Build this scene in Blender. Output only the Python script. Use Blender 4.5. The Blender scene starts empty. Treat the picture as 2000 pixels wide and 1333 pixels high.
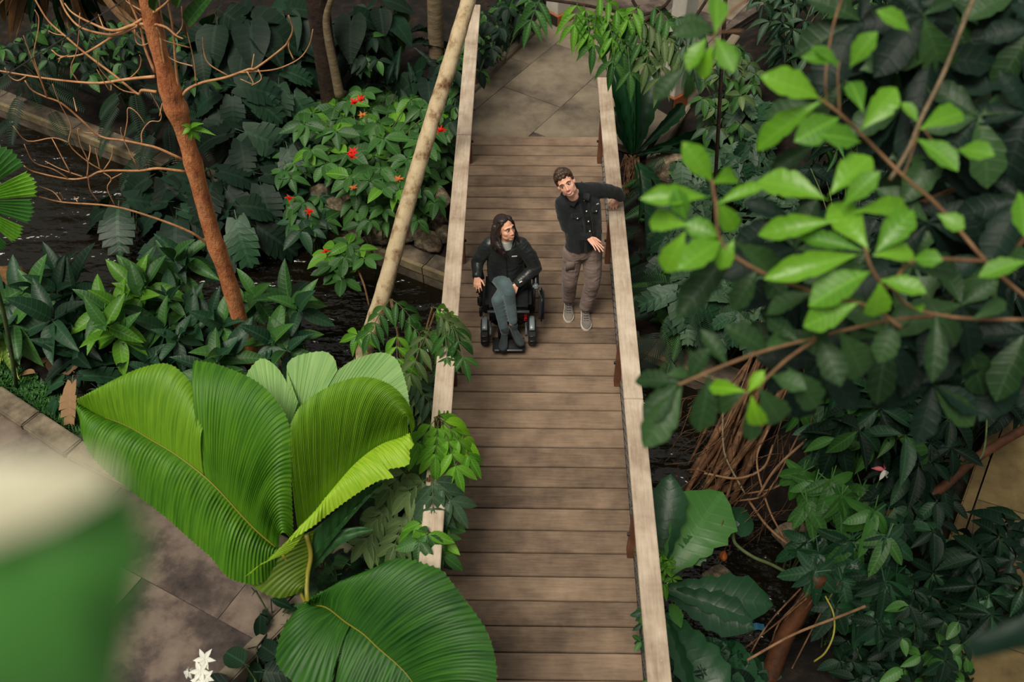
import bpy, bmesh, math, random
import numpy as np
from mathutils import Vector, Matrix, Quaternion, noise

S = bpy.context.scene
COL = S.collection
V = Vector
PI = math.pi
rng = random.Random(11)

# ------------------------------------------------------------------ camera, sky, sun, exposure
F = 35.0 / 36.0 * 2000.0
HC = 6.93                                   # the eye is on an upper walkway, 6.9 m above the deck
TH = math.atan(2052.0 / F)
cam_d = bpy.data.cameras.new('camera')
cam_d.lens = 35.0
cam_d.sensor_width = 36.0
cam_d.clip_start = 0.02
cam_d.dof.use_dof = True
cam_d.dof.focus_distance = 8.9
cam_d.dof.aperture_fstop = 1.5
cam = bpy.data.objects.new('camera', cam_d)
cam.location = (0, 0, HC)
cam.rotation_euler = (PI / 2 - TH, 0, 0)
COL.objects.link(cam)
S.camera = cam

W = bpy.data.worlds.new('overcast_sky')
S.world = W
W.use_nodes = True
_n, _l = W.node_tree.nodes, W.node_tree.links
_bg = _n['Background']
_tc = _n.new('ShaderNodeTexCoord')
_sx = _n.new('ShaderNodeSeparateXYZ')
_rm = _n.new('ShaderNodeValToRGB')
_l.new(_tc.outputs['Generated'], _sx.inputs[0])
_l.new(_sx.outputs['Z'], _rm.inputs[0])
_l.new(_rm.outputs[0], _bg.inputs[0])
_rm.color_ramp.elements[0].position = 0.0   # overcast sky: three times brighter overhead than at the horizon
_rm.color_ramp.elements[0].color = (0.26, 0.265, 0.26, 1)
_rm.color_ramp.elements[1].position = 1.0
_rm.color_ramp.elements[1].color = (1.0, 0.97, 0.90, 1)
_bg.inputs[1].default_value = 0.50

sun_d = bpy.data.lights.new('sun', 'SUN')
sun_d.energy = 3.5
sun_d.angle = math.radians(28)
sun_d.color = (1.0, 0.93, 0.80)
sun = bpy.data.objects.new('sun', sun_d)
sun.rotation_euler = V((-0.30, -0.42, 1.0)).to_track_quat('Z', 'Y').to_euler()
COL.objects.link(sun)

S.view_settings.view_transform = 'Standard'
S.view_settings.look = 'None'
S.view_settings.gamma = 1.0
S.view_settings.use_curve_mapping = False
S.view_settings.exposure = 0.03

# ------------------------------------------------------------------ projection: photograph pixel -> place in the world
EYE = V((0, 0, HC))
FW = V((0, math.cos(TH), -math.sin(TH)))
UP = V((0, math.sin(TH), math.cos(TH)))

def ray(px, py):
    return FW + V((1, 0, 0)) * ((px - 1000) / F) - UP * ((py - 666.5) / F)

def PZ(px, py, z=0.0):
    d = ray(px, py)
    return EYE + d * ((z - HC) / d.z)

def PY(px, py, Y):
    d = ray(px, py)
    return EYE + d * (Y / d.y)

def PD(px, py, D):
    return EYE + ray(px, py) * D

# ------------------------------------------------------------------ helpers
def tag(o, label=None, cat=None, group=None, kind=None):
    if label: o['label'] = label
    if cat: o['category'] = cat
    if group: o['group'] = group
    if kind: o['kind'] = kind
    return o

def link(o, parent=None):
    COL.objects.link(o)
    if parent is not None:
        o.parent = parent
    return o

def empty(name, loc, label, cat, group=None, rz=0.0):
    o = bpy.data.objects.new(name, None)
    o.location = loc
    o.rotation_euler = (0, 0, rz)
    o.empty_display_size = 0.1
    link(o)
    return tag(o, label, cat, group)

def mesh_data(name, verts, faces, mat=None, smooth=True, uvs=None):
    me = bpy.data.meshes.new(name)
    me.from_pydata([tuple(v) for v in verts], [], faces)
    if smooth:
        me.polygons.foreach_set('use_smooth', [True] * len(me.polygons))
    if uvs is not None:
        ul = me.uv_layers.new(name='UVMap')
        li = np.zeros(len(me.loops), dtype=np.int32)
        me.loops.foreach_get('vertex_index', li)
        ul.data.foreach_set('uv', np.asarray(uvs, dtype=np.float32)[li].ravel())
    if mat is not None:
        me.materials.append(mat)
    me.update()
    return me

def wloc(o):
    p = V(o.location)
    while o.parent is not None:
        o = o.parent
        p = p + V(o.location)
    return p

def part(name, me, parent, loc=None):
    """a mesh given in world coordinates becomes a child of an unrotated parent (loc None), or sits at loc under it"""
    o = bpy.data.objects.new(name, me)
    link(o, parent)
    if loc is None:
        if parent is not None:
            o.location = -wloc(parent)
    else:
        o.location = loc
    return o

class MB:
    """collects shapes into one mesh, world coordinates"""
    def __init__(self):
        self.v, self.f, self.uv = [], [], []
    def add(self, verts, faces, uvs=None):
        b = len(self.v)
        self.v += [tuple(x) for x in verts]
        self.f += [tuple(i + b for i in f) for f in faces]
        self.uv += list(uvs) if uvs is not None else [(0.0, 0.0)] * len(verts)
        return self
    def box(self, c, size, rot=None, bev=0.0):
        sx, sy, sz = [s / 2 for s in size]
        R = rot if rot is not None else Matrix.Identity(3)
        if bev <= 0:
            pts = [V((x * sx, y * sy, z * sz)) for x in (-1, 1) for y in (-1, 1) for z in (-1, 1)]
            fs = [(0, 1, 3, 2), (4, 6, 7, 5), (0, 4, 5, 1), (2, 3, 7, 6), (0, 2, 6, 4), (1, 5, 7, 3)]
            return self.add([V(c) + R @ p for p in pts], fs)
        bm = bmesh.new()
        bmesh.ops.create_cube(bm, size=1.0)
        for v in bm.verts:
            v.co = V((v.co.x * sx * 2, v.co.y * sy * 2, v.co.z * sz * 2))
        bmesh.ops.bevel(bm, geom=list(bm.edges), offset=bev, segments=2, affect='EDGES')
        bm.verts.index_update()
        vs = [V(c) + R @ v.co for v in bm.verts]
        fs = [tuple(v.index for v in f.verts) for f in bm.faces]
        bm.free()
        return self.add(vs, fs)
    def tube(self, pts, rad, n=6, caps=True):
        pts = [V(p) for p in pts]
        m = len(pts)
        if not hasattr(rad, '__len__'):
            rad = [rad] * m
        t0 = (pts[1] - pts[0]).normalized()
        a = t0.orthogonal().normalized()
        vs, fs, uv = [], [], []
        L = 0.0
        for i in range(m):
            if i == 0: t = pts[1] - pts[0]
            elif i == m - 1: t = pts[-1] - pts[-2]
            else: t = pts[i + 1] - pts[i - 1]
            t.normalize()
            a = (a - t * a.dot(t)).normalized()
            b = t.cross(a)
            if i: L += (pts[i] - pts[i - 1]).length
            for k in range(n):
                an = 2 * PI * k / n
                vs.append(pts[i] + (a * math.cos(an) + b * math.sin(an)) * rad[i])
                uv.append((k / n, L))
        for i in range(m - 1):
            for k in range(n):
                k2 = (k + 1) % n
                fs.append((i * n + k, i * n + k2, (i + 1) * n + k2, (i + 1) * n + k))
        if caps:
            fs.append(tuple(reversed(range(n))))
            fs.append(tuple(range((m - 1) * n, m * n)))
        return self.add(vs, fs, uv)
    def ell(self, c, r, rot=None, seg=14, ring=9):
        R = rot if rot is not None else Matrix.Identity(3)
        if not hasattr(r, '__len__'): r = (r, r, r)
        vs, fs = [V(c) + R @ V((0, 0, r[2]))], []
        for i in range(1, ring):
            ph = PI * i / ring
            for k in range(seg):
                an = 2 * PI * k / seg
                vs.append(V(c) + R @ V((r[0] * math.sin(ph) * math.cos(an), r[1] * math.sin(ph) * math.sin(an), r[2] * math.cos(ph))))
        vs.append(V(c) + R @ V((0, 0, -r[2])))
        for k in range(seg):
            fs.append((0, 1 + k, 1 + (k + 1) % seg))
        for i in range(ring - 2):
            for k in range(seg):
                a0 = 1 + i * seg
                fs.append((a0 + k, a0 + seg + k, a0 + seg + (k + 1) % seg, a0 + (k + 1) % seg))
        e = len(vs) - 1
        a0 = 1 + (ring - 2) * seg
        for k in range(seg):
            fs.append((e, a0 + (k + 1) % seg, a0 + k))
        return self.add(vs, fs)
    def cone(self, p0, r0, p1, r1, n=12):
        """round-ended tapered capsule"""
        p0, p1 = V(p0), V(p1)
        ax = p1 - p0
        if ax.length < 1e-6:
            return self.ell(p0, max(r0, r1))
        t = ax.normalized()
        pts, rad = [], []
        for a in (-80, -50, -25):
            pts.append(p0 + t * r0 * math.sin(math.radians(a))); rad.append(r0 * math.cos(math.radians(a)))
        pts.append(p0); rad.append(r0)
        pts.append(p1); rad.append(r1)
        for a in (25, 50, 80):
            pts.append(p1 + t * r1 * math.sin(math.radians(a))); rad.append(r1 * math.cos(math.radians(a)))
        return self.tube(pts, rad, n)
    def chain(self, pts, rads, n=12):
        for i in range(len(pts) - 1):
            self.cone(pts[i], rads[i], pts[i + 1], rads[i + 1], n)
        return self
    def loft(self, secs, n=20):
        """secs: (centre, half x vector, half y vector); elliptical sections joined and capped"""
        vs, fs = [], []
        for c, a, b in secs:
            for k in range(n):
                an = 2 * PI * k / n
                vs.append(V(c) + V(a) * math.cos(an) + V(b) * math.sin(an))
        m = len(secs)
        for i in range(m - 1):
            for k in range(n):
                k2 = (k + 1) % n
                fs.append((i * n + k, i * n + k2, (i + 1) * n + k2, (i + 1) * n + k))
        fs.append(tuple(reversed(range(n))))
        fs.append(tuple(range((m - 1) * n, m * n)))
        return self.add(vs, fs)
    def prism(self, poly, z0, z1):
        n = len(poly)
        vs = [(p[0], p[1], z0) for p in poly] + [(p[0], p[1], z1) for p in poly]
        fs = [tuple(reversed(range(n))), tuple(range(n, 2 * n))]
        fs += [(i, (i + 1) % n, n + (i + 1) % n, n + i) for i in range(n)]
        return self.add(vs, fs)
    def data(self, name, mat, smooth=True):
        return mesh_data(name, self.v, self.f, mat, smooth, self.uv)
    def build(self, name, mat, parent=None, smooth=True):
        return part(name, self.data(name, mat, smooth), parent)

def catmull(P, k=4):
    P = [V(p) for p in P]
    if len(P) < 3:
        return [P[0].lerp(P[-1], i / k) for i in range(k + 1)]
    Q = [P[0] * 2 - P[1]] + P + [P[-1] * 2 - P[-2]]
    out = []
    for i in range(1, len(Q) - 2):
        a, b, c, d = Q[i - 1], Q[i], Q[i + 1], Q[i + 2]
        for j in range(k):
            t = j / k
            out.append(0.5 * (2 * b + (c - a) * t + (2 * a - 5 * b + 4 * c - d) * t * t + (3 * b - a - 3 * c + d) * t ** 3))
    out.append(P[-1])
    return out

def resample(P, n):
    P = [V(p) for p in P]
    d = [0.0]
    for i in range(1, len(P)):
        d.append(d[-1] + (P[i] - P[i - 1]).length)
    out, j = [], 0
    for i in range(n):
        s = d[-1] * i / (n - 1)
        while j < len(P) - 2 and d[j + 1] < s: j += 1
        L = d[j + 1] - d[j]
        out.append(P[j].lerp(P[j + 1], 0 if L < 1e-9 else (s - d[j]) / L))
    return out

def inside(p, poly):
    x, y = p[0], p[1]
    c = False
    j = len(poly) - 1
    for i in range(len(poly)):
        xi, yi = poly[i][0], poly[i][1]
        xj, yj = poly[j][0], poly[j][1]
        if (yi > y) != (yj > y) and x < (xj - xi) * (y - yi) / (yj - yi) + xi:
            c = not c
        j = i
    return c

def clip(poly, px, py, nx, ny):
    """keeps the side of the line through (px,py) that the normal points to"""
    out = []
    for i in range(len(poly)):
        a, b = poly[i], poly[(i + 1) % len(poly)]
        da = (a[0] - px) * nx + (a[1] - py) * ny
        db = (b[0] - px) * nx + (b[1] - py) * ny
        if da >= 0: out.append(a)
        if (da >= 0) != (db >= 0):
            t = da / (da - db)
            out.append((a[0] + (b[0] - a[0]) * t, a[1] + (b[1] - a[1]) * t))
    return out

def seg_dist(p, poly, closed=True):
    best = 1e9
    n = len(poly)
    for i in range(n if closed else n - 1):
        ax, ay = poly[i][0], poly[i][1]
        bx, by = poly[(i + 1) % n][0], poly[(i + 1) % n][1]
        dx, dy = bx - ax, by - ay
        t = max(0, min(1, ((p[0] - ax) * dx + (p[1] - ay) * dy) / (dx * dx + dy * dy + 1e-12)))
        best = min(best, math.hypot(p[0] - ax - dx * t, p[1] - ay - dy * t))
    return best

# ------------------------------------------------------------------ materials
def lin(r, g, b):
    f = lambda c: (c / 255 / 12.92) if c / 255 <= 0.04045 else ((c / 255 + 0.055) / 1.055) ** 2.4
    return (f(r), f(g), f(b), 1)

class NT:
    def __init__(self, name):
        self.m = bpy.data.materials.new(name)
        self.m.use_nodes = True
        self.t = self.m.node_tree
        self.b = self.t.nodes['Principled BSDF']
        self.out = self.t.nodes['Material Output']
    def n(self, t, **kw):
        x = self.t.nodes.new('ShaderNode' + t)
        for k, v in kw.items():
            if hasattr(x, k) and k not in ('Scale',):
                setattr(x, k, v)
            else:
                x.inputs[k].default_value = v
        return x
    def l(self, a, b):
        self.t.links.new(a, b)
    def noise(self, vec, scale, detail=4, rough=0.6):
        x = self.n('TexNoise')
        x.inputs['Scale'].default_value = scale
        x.inputs['Detail'].default_value = detail
        x.inputs['Roughness'].default_value = rough
        if vec is not None: self.l(vec, x.inputs['Vector'])
        return x.outputs['Fac']
    def ramp(self, fac, stops):
        x = self.n('ValToRGB')
        e = x.color_ramp.elements
        while len(e) < len(stops): e.new(0.5)
        for i, (p, c) in enumerate(stops):
            e[i].position = p
            e[i].color = c if len(c) == 4 else (*c, 1)
        self.l(fac, x.inputs[0])
        return x.outputs[0]
    def mix(self, fac, a, b, mode='MIX'):
        x = self.n('MixRGB')
        x.blend_type = mode
        for s, v in ((x.inputs[0], fac), (x.inputs[1], a), (x.inputs[2], b)):
            if hasattr(v, 'is_linked') or hasattr(v, 'links'): self.l(v, s)
            else: s.default_value = v
        return x.outputs[0]
    def math(self, op, a, b=0.0, c=None):
        x = self.n('Math')
        x.operation = op
        for s, v in zip(x.inputs, (a, b, c)):
            if v is None: continue
            if hasattr(v, 'links'): self.l(v, s)
            else: s.default_value = v
        return x.outputs[0]
    def coord(self, kind='Object', scale=(1, 1, 1), rnd=0.0):
        x = self.n('TexCoord')
        mp = self.n('Mapping')
        mp.inputs['Scale'].default_value = scale
        self.l(x.outputs[kind], mp.inputs['Vector'])
        if rnd:
            oi = self.n('ObjectInfo')
            cx = self.n('CombineXYZ')
            for i in range(3):
                self.l(self.math('MULTIPLY', oi.outputs['Random'], rnd * (1 + i * 0.37)), cx.inputs[i])
            self.l(cx.outputs[0], mp.inputs['Location'])
        return mp.outputs[0]
    def bump(self, h, strength=0.3, dist=0.01):
        x = self.n('Bump')
        x.inputs['Strength'].default_value = strength
        x.inputs['Distance'].default_value = dist
        self.l(h, x.inputs['Height'])
        self.l(x.outputs[0], self.b.inputs['Normal'])
        return x.outputs[0]
    def col(self, c):
        if hasattr(c, 'links'): self.l(c, self.b.inputs['Base Color'])
        else: self.b.inputs['Base Color'].default_value = c
    def rough(self, r):
        if hasattr(r, 'links'): self.l(r, self.b.inputs['Roughness'])
        else: self.b.inputs['Roughness'].default_value = r
        return self

def mottled(name, stops, scale=6, rough=0.8, bump=0.3, bdist=0.01, coord='Object', cscale=(1, 1, 1), rnd=3.0, detail=6, bscale=None, spec=0.3):
    m = NT(name)
    v = m.coord(coord, cscale, rnd)
    f = m.noise(v, scale, detail, 0.65)
    m.col(m.ramp(f, stops))
    if bump: m.bump(m.noise(v, bscale or scale * 3, 5, 0.7), bump, bdist)
    m.rough(rough)
    m.b.inputs['Specular IOR Level'].default_value = spec
    return m.m

def plain(name, c, rough=0.5, metal=0.0, spec=0.5):
    m = NT(name)
    m.col(c); m.rough(rough)
    m.b.inputs['Metallic'].default_value = metal
    m.b.inputs['Specular IOR Level'].default_value = spec
    return m.m

def leaf_mat(name, lo, hi, vein=None, rough=0.42, trans=0.25, veins=9.0, vamt=0.35, brown=0.0, spec=0.4, tcol=None, vbump=0.5):
    """lo/hi: the darkest and lightest green that leaves of this plant have; midrib and side veins drawn along the blade"""
    m = NT(name)
    oi = m.n('ObjectInfo')
    uv = m.n('UVMap')
    sp = m.n('SeparateXYZ')
    m.l(uv.outputs[0], sp.inputs[0])
    u, v = sp.outputs[0], sp.outputs[1]
    oc = m.coord('Object', (1, 1, 1), 5.0)
    nz = m.noise(oc, 5.0, 4, 0.6)
    f = m.math('ADD', m.math('MULTIPLY', oi.outputs['Random'], 0.75), m.math('MULTIPLY', nz, 0.35))
    base = m.mix(f, lo, hi)
    au = m.math('ABSOLUTE', m.math('SUBTRACT', u, 0.5))
    mid = m.math('LESS_THAN', au, 0.022)
    ph = m.math('MULTIPLY', m.math('SUBTRACT', v, m.math('MULTIPLY', au, 0.55)), veins * 2 * PI)
    sv = m.math('POWER', m.math('ADD', m.math('MULTIPLY', m.math('SINE', ph), 0.5), 0.5), 8.0)
    vm = m.math('MAXIMUM', mid, m.math('MULTIPLY', sv, 0.45))
    vc = vein or tuple(min(1, 1.6 * x + 0.02) for x in hi[:3]) + (1,)
    c = m.mix(m.math('MULTIPLY', vm, vamt), base, vc)
    if brown > 0:
        edge = m.math('ADD', m.math('MULTIPLY', au, 1.4), m.math('MULTIPLY', m.noise(oc, 9, 3), 0.9))
        e2 = m.math('ADD', edge, m.math('MULTIPLY', m.math('POWER', v, 4.0), 0.35))
        br = m.math('GREATER_THAN', e2, 1.62 - brown)
        c = m.mix(br, c, lin(150, 112, 70))
    m.col(c)
    m.rough(rough)
    m.b.inputs['Specular IOR Level'].default_value = spec
    m.bump(m.math('ADD', m.math('MULTIPLY', sv, vbump), m.math('MULTIPLY', nz, 1.0)), 0.22, 0.01)
    tr = m.n('BsdfTranslucent')
    if tcol is None:
        tcol = (1.3, 1.35, 0.5, 1)
    m.l(m.mix(1.0, c, tcol, 'MULTIPLY'), tr.inputs[0])
    ms = m.n('MixShader')
    ms.inputs[0].default_value = trans
    m.l(m.b.outputs[0], ms.inputs[1])
    m.l(tr.outputs[0], ms.inputs[2])
    m.l(ms.outputs[0], m.out.inputs[0])
    return m.m

def deck_wood(name, stops, along, rough=0.7, wear=0.0):
    m = NT(name)
    sc = [22.0, 22.0, 22.0]
    sc[along] = 1.6
    v = m.coord('Object', tuple(sc), 9.0)
    g = m.noise(v, 2.2, 8, 0.7)
    v2 = m.coord('Object', (1.6, 1.6, 1.6), 9.0)
    bl = m.noise(v2, 1.7, 4, 0.6)
    oi = m.n('ObjectInfo')
    f = m.math('ADD', m.math('MULTIPLY', g, 0.34), m.math('ADD', m.math('MULTIPLY', bl, 0.56), m.math('MULTIPLY', m.math('SUBTRACT', oi.outputs['Random'], 0.5), 0.12)))
    c = m.ramp(f, stops)
    if wear:
        sp = m.noise(m.coord('Object', (1, 1, 1), 4.0), 30.0, 3, 0.7)
        k = m.math('MULTIPLY', m.math('GREATER_THAN', sp, 0.70), wear)
        c = m.mix(k, c, lin(225, 210, 190))
    m.col(c)
    m.rough(rough)
    m.b.inputs['Specular IOR Level'].default_value = 0.3
    m.bump(m.noise(v, 9.0, 6, 0.75), 0.35, 0.004)
    return m.m

M = {}
M['deck'] = deck_wood('deck_wood', [(0.30, lin(84, 69, 57)), (0.44, lin(117, 98, 81)), (0.56, lin(138, 117, 97)), (0.72, lin(162, 141, 116))], 0, 0.72)
M['rail'] = deck_wood('rail_wood', [(0.28, lin(136, 116, 98)), (0.44, lin(180, 163, 143)), (0.58, lin(206, 192, 173)), (0.74, lin(226, 215, 198))], 1, 0.7, 0.35)
M['post'] = deck_wood('post_wood', [(0.3, lin(72, 44, 32)), (0.5, lin(112, 72, 52)), (0.7, lin(150, 108, 80))], 2, 0.6)
M['joist'] = mottled('joist_wood', [(0.3, lin(40, 32, 26)), (0.7, lin(70, 56, 44))], 4, 0.9)
M['steel'] = plain('grey_steel', lin(66, 62, 58), 0.5, 0.5)
M['iron'] = plain('dark_iron', lin(32, 32, 34), 0.45, 0.3)
M['slab'] = mottled('paving_stone', [(0.25, lin(48, 44, 41)), (0.40, lin(92, 82, 70)), (0.54, lin(114, 103, 87)), (0.75, lin(134, 122, 104))], 1.7, 0.75, 0.25, 0.006, rnd=7, bscale=16)
M['slab_dark'] = mottled('stained_paving', [(0.34, lin(40, 34, 33)), (0.46, lin(72, 61, 56)), (0.56, lin(104, 90, 80)), (0.78, lin(130, 115, 101))], 1.9, 0.7, 0.3, 0.006, rnd=7, bscale=16)
M['joint'] = mottled('joint_mortar', [(0.3, lin(58, 52, 45)), (0.7, lin(104, 94, 78))], 9, 0.9)
M['kerb'] = mottled('kerb_concrete', [(0.28, lin(66, 58, 48)), (0.5, lin(108, 97, 80)), (0.75, lin(146, 132, 110))], 5, 0.9, 0.6, 0.012, rnd=5)
M['ledge'] = mottled('ledge_concrete', [(0.28, lin(46, 42, 36)), (0.5, lin(88, 78, 66)), (0.75, lin(124, 110, 90))], 4, 0.9, 0.7, 0.015, rnd=5)
M['ledge_lip'] = mottled('ledge_lip', [(0.3, lin(96, 86, 66)), (0.7, lin(140, 124, 94))], 8, 0.85, 0.4)
M['soil'] = mottled('soil', [(0.3, lin(8, 7, 5)), (0.48, lin(22, 17, 13)), (0.64, lin(42, 31, 22)), (0.8, lin(84, 58, 38))], 7, 0.95, 0.9, 0.03, rnd=0, detail=9)
M['rock'] = mottled('rock', [(0.28, lin(50, 46, 38)), (0.48, lin(104, 92, 74)), (0.6, lin(140, 124, 102)), (0.8, lin(176, 160, 136))], 4.5, 0.95, 0.9, 0.03, rnd=6, detail=9)
M['rock_brown'] = mottled('brown_rock', [(0.28, lin(66, 46, 30)), (0.5, lin(120, 86, 54)), (0.8, lin(156, 120, 82))], 4.5, 0.95, 0.9, 0.03, rnd=6, detail=9)
# ------------------------------------------------------------------ ground, water, ledge, paths
YAW = math.atan(38.0 * 0.6877 / F)
BX = lambda Y: 0.212 + (Y - 5.72) * math.tan(YAW)        # centre line of the bridge
BR = Matrix.Rotation(-YAW, 3, 'Z')
def bp(off, Y, z):                                       # a point of the bridge: sideways offset, distance, height
    return V((BX(Y) + off * math.cos(YAW), Y - off * math.sin(YAW), z))

WATER = -0.56
LA, LB = PZ(0, 205, -0.33), PZ(1300, 708, -0.33)         # front edge of the concrete ledge
LD = (LB - LA).normalized()
LN = V((-LD.y, LD.x, 0))
if LN.y < 0: LN = -LN
def ledge_side(x, y):                                    # > 0 beyond the ledge
    return (x - LA.x) * LN.x + (y - LA.y) * LN.y

def flat(pix, z): return [tuple(PZ(x, y, z)[:2]) for x, y in pix]
near_bank = flat([(-260, 548), (90, 552), (230, 545), (330, 590), (430, 640), (520, 700), (640, 760), (800, 850), (900, 950), (900, 1500), (-500, 1500), (-500, 700)], -0.4)
right_bank = flat([(1345, 725), (1420, 800), (1385, 930), (1410, 985), (1560, 1000), (1680, 1080), (1640, 1180), (1560, 1240), (1420, 1260), (1330, 1230), (1255, 1150), (1180, 1500), (2500, 1500), (2600, 600), (2000, 640)], -0.4)
path_poly = flat([(-420, 640), (0, 800), (150, 893), (330, 985), (545, 1085), (585, 1150), (395, 1350), (250, 1500), (-500, 1500)], 0.0)
land_poly = flat([(921, 268), (926, 172), (1052, 50), (1100, -10), (1160, -120), (1700, -120), (1420, 60), (1345, 168), (1258, 296), (1172, 268)], 0.0)
right_path = flat([(2060, 690), (1985, 770), (1935, 900), (1880, 1060), (1840, 1180), (1790, 1333), (1740, 1500), (2300, 1500), (2400, 690)], 0.0)

def ground_z(x, y):
    s = ledge_side(x, y)
    z = -0.82
    if s > 0.12:
        z = -0.36 + 0.10 * min(s - 0.12, 4.0) + 0.05 * max(0, s - 4)
        if inside((x, y), land_poly): z = min(z, -0.12)
        else:
            dl = seg_dist((x, y), land_poly)
            z = min(z, -0.12 + dl * 0.5)
        return z + 0.05 * noise.noise(V((x * 1.7, y * 1.7, 3)))
    for poly, top in ((near_bank, -0.16), (right_bank, -0.12)):
        d = seg_dist((x, y), poly)
        if inside((x, y), poly):
            z = max(z, -0.60 + (top + 0.60) * min(1, d / 0.45) ** 0.7)
        else:
            z = max(z, -0.60 - 0.5 * d)
    z += 0.05 * noise.noise(V((x * 2.1, y * 2.1, 0))) + 0.02 * noise.noise(V((x * 7, y * 7, 5)))
    for pl in (path_poly, right_path):
        if inside((x, y), pl): z = min(z, -0.10)
    return z

gv, gf = [], []
xs = np.arange(-9.5, 9.6, 0.13)
ys = np.arange(1.2, 19.0, 0.13)
GZ = {}
for j, y in enumerate(ys):
    for i, x in enumerate(xs):
        gv.append((x, y, ground_z(x, y)))
nx = len(xs)
for j in range(len(ys) - 1):
    for i in range(nx - 1):
        a = j * nx + i
        gf.append((a, a + 1, a + nx + 1, a + nx))
ground = part('ground', mesh_data('ground', gv, gf, M['soil']), None)
tag(ground, kind='structure')
def gz(x, y):
    i = int(round((x - xs[0]) / 0.13)); j = int(round((y - ys[0]) / 0.13))
    if 0 <= i < nx and 0 <= j < len(ys): return gv[j * nx + i][2]
    return -0.1

# water: dark, clear enough to show a little of the bed, rippled
wm = NT('stream_water')
v = wm.coord('Object', (1.0, 2.1, 1.0))
n1 = wm.noise(v, 2.1, 1.5, 0.5)
n2 = wm.noise(wm.coord('Object', (1.3, 2.4, 1)), 5.5, 2, 0.5)
wm.bump(wm.math('ADD', n1, wm.math('MULTIPLY', n2, 0.26)), 1.0, 0.13)
wm.col(lin(26, 23, 15))
wm.rough(0.09)
wm.b.inputs['Specular IOR Level'].default_value = 0.75
wtr = wm.n('BsdfTransparent')
wtr.inputs[0].default_value = (0.42, 0.36, 0.22, 1)
wms = wm.n('MixShader')
wms.inputs[0].default_value = 0.45
wm.l(wm.b.outputs[0], wms.inputs[1]); wm.l(wtr.outputs[0], wms.inputs[2]); wm.l(wms.outputs[0], wm.out.inputs[0])
mb = MB().add([(-9.4, 1.3, WATER), (9.4, 1.3, WATER), (9.4, 14, WATER), (-9.4, 14, WATER)], [(0, 1, 2, 3)])
tag(mb.build('stream_water', wm.m, None, False), kind='structure')

# concrete ledge along the far bank, in cast sections
ledge = empty('ledge', (0, 8.5, -0.6), None, None)
tag(ledge, kind='structure')
def lp(s, t, z): return LA + LD * s + LN * t + V((0, 0, z + 0.33))
Ltot = (LB - LA).length
s = -3.0
while s < Ltot + 4:
    e = s + rng.uniform(1.25, 1.5)
    g = 0.006
    for t0, t1, zt, nm, mt in ((0.0, 0.05, -0.325, 'ledge_lip', M['ledge_lip']), (0.05, 0.27, -0.335 - rng.uniform(0, .006), 'ledge_slab', M['ledge']), (0.012, 0.27, -0.40, 'ledge_face', M['ledge'])):
        z1, z0 = (zt, -0.42) if nm != 'ledge_face' else (-0.36, -0.95)
        if nm == 'ledge_face': t1 = 0.2
        p = [lp(s + g, t0, 0), lp(e - g, t0, 0), lp(e - g, t1, 0), lp(s + g, t1, 0)]
        MB().prism([(q.x, q.y) for q in p], z0, z1).build(nm, mt, ledge, False)
    s = e

# paved surfaces: every slab is a piece with an open joint around it
def paving(name, poly, ang, w, h, z, mats, thick=0.06, gap=0.007, origin=(0, 0), stagger=0.5, fill=M['joint']):
    root = empty(name, (0, 0, 0), None, None)
    tag(root, kind='structure')
    MB().prism(poly if sum((poly[i][0] * poly[(i + 1) % len(poly)][1] - poly[(i + 1) % len(poly)][0] * poly[i][1]) for i in range(len(poly))) > 0 else poly[::-1], z - 0.10, z - 0.012).build('joint_bed', fill, root, False)
    ca, sa = math.cos(ang), math.sin(ang)
    loc = [((p[0] - origin[0]) * ca + (p[1] - origin[1]) * sa, -(p[0] - origin[0]) * sa + (p[1] - origin[1]) * ca) for p in poly]
    x0, x1 = min(p[0] for p in loc), max(p[0] for p in loc)
    y0, y1 = min(p[1] for p in loc), max(p[1] for p in loc)
    j = math.floor(y0 / h)
    while j * h < y1:
        i = math.floor(x0 / w) - 1
        while i * w < x1 + w:
            ox = (stagger * w) if j % 2 else 0
            c = list(loc)
            for (qx, qy, ax, ay) in ((i * w + ox + gap, 0, 1, 0), (i * w + w + ox - gap, 0, -1, 0), (0, j * h + gap, 0, 1), (0, j * h + h - gap, 0, -1)):
                if len(c) >= 3: c = clip(c, qx, qy, ax, ay)
            if len(c) >= 3:
                ar = sum(c[k][0] * c[(k + 1) % len(c)][1] - c[(k + 1) % len(c)][0] * c[k][1] for k in range(len(c))) / 2
                if abs(ar) > 0.004:
                    if ar < 0: c = c[::-1]
                    wpts = [(p[0] * ca - p[1] * sa + origin[0], p[0] * sa + p[1] * ca + origin[1]) for p in c]
                    mx = sum(p[0] for p in wpts) / len(wpts); my = sum(p[1] for p in wpts) / len(wpts)
                    o = MB().prism([(p[0] - mx, p[1] - my) for p in wpts], -thick, rng.uniform(-0.003, 0.002)).build('paving_slab', rng.choice(mats), root, False)
                    o.location = (mx, my, z)
            i += 1
        j += 1
    return root

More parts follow.
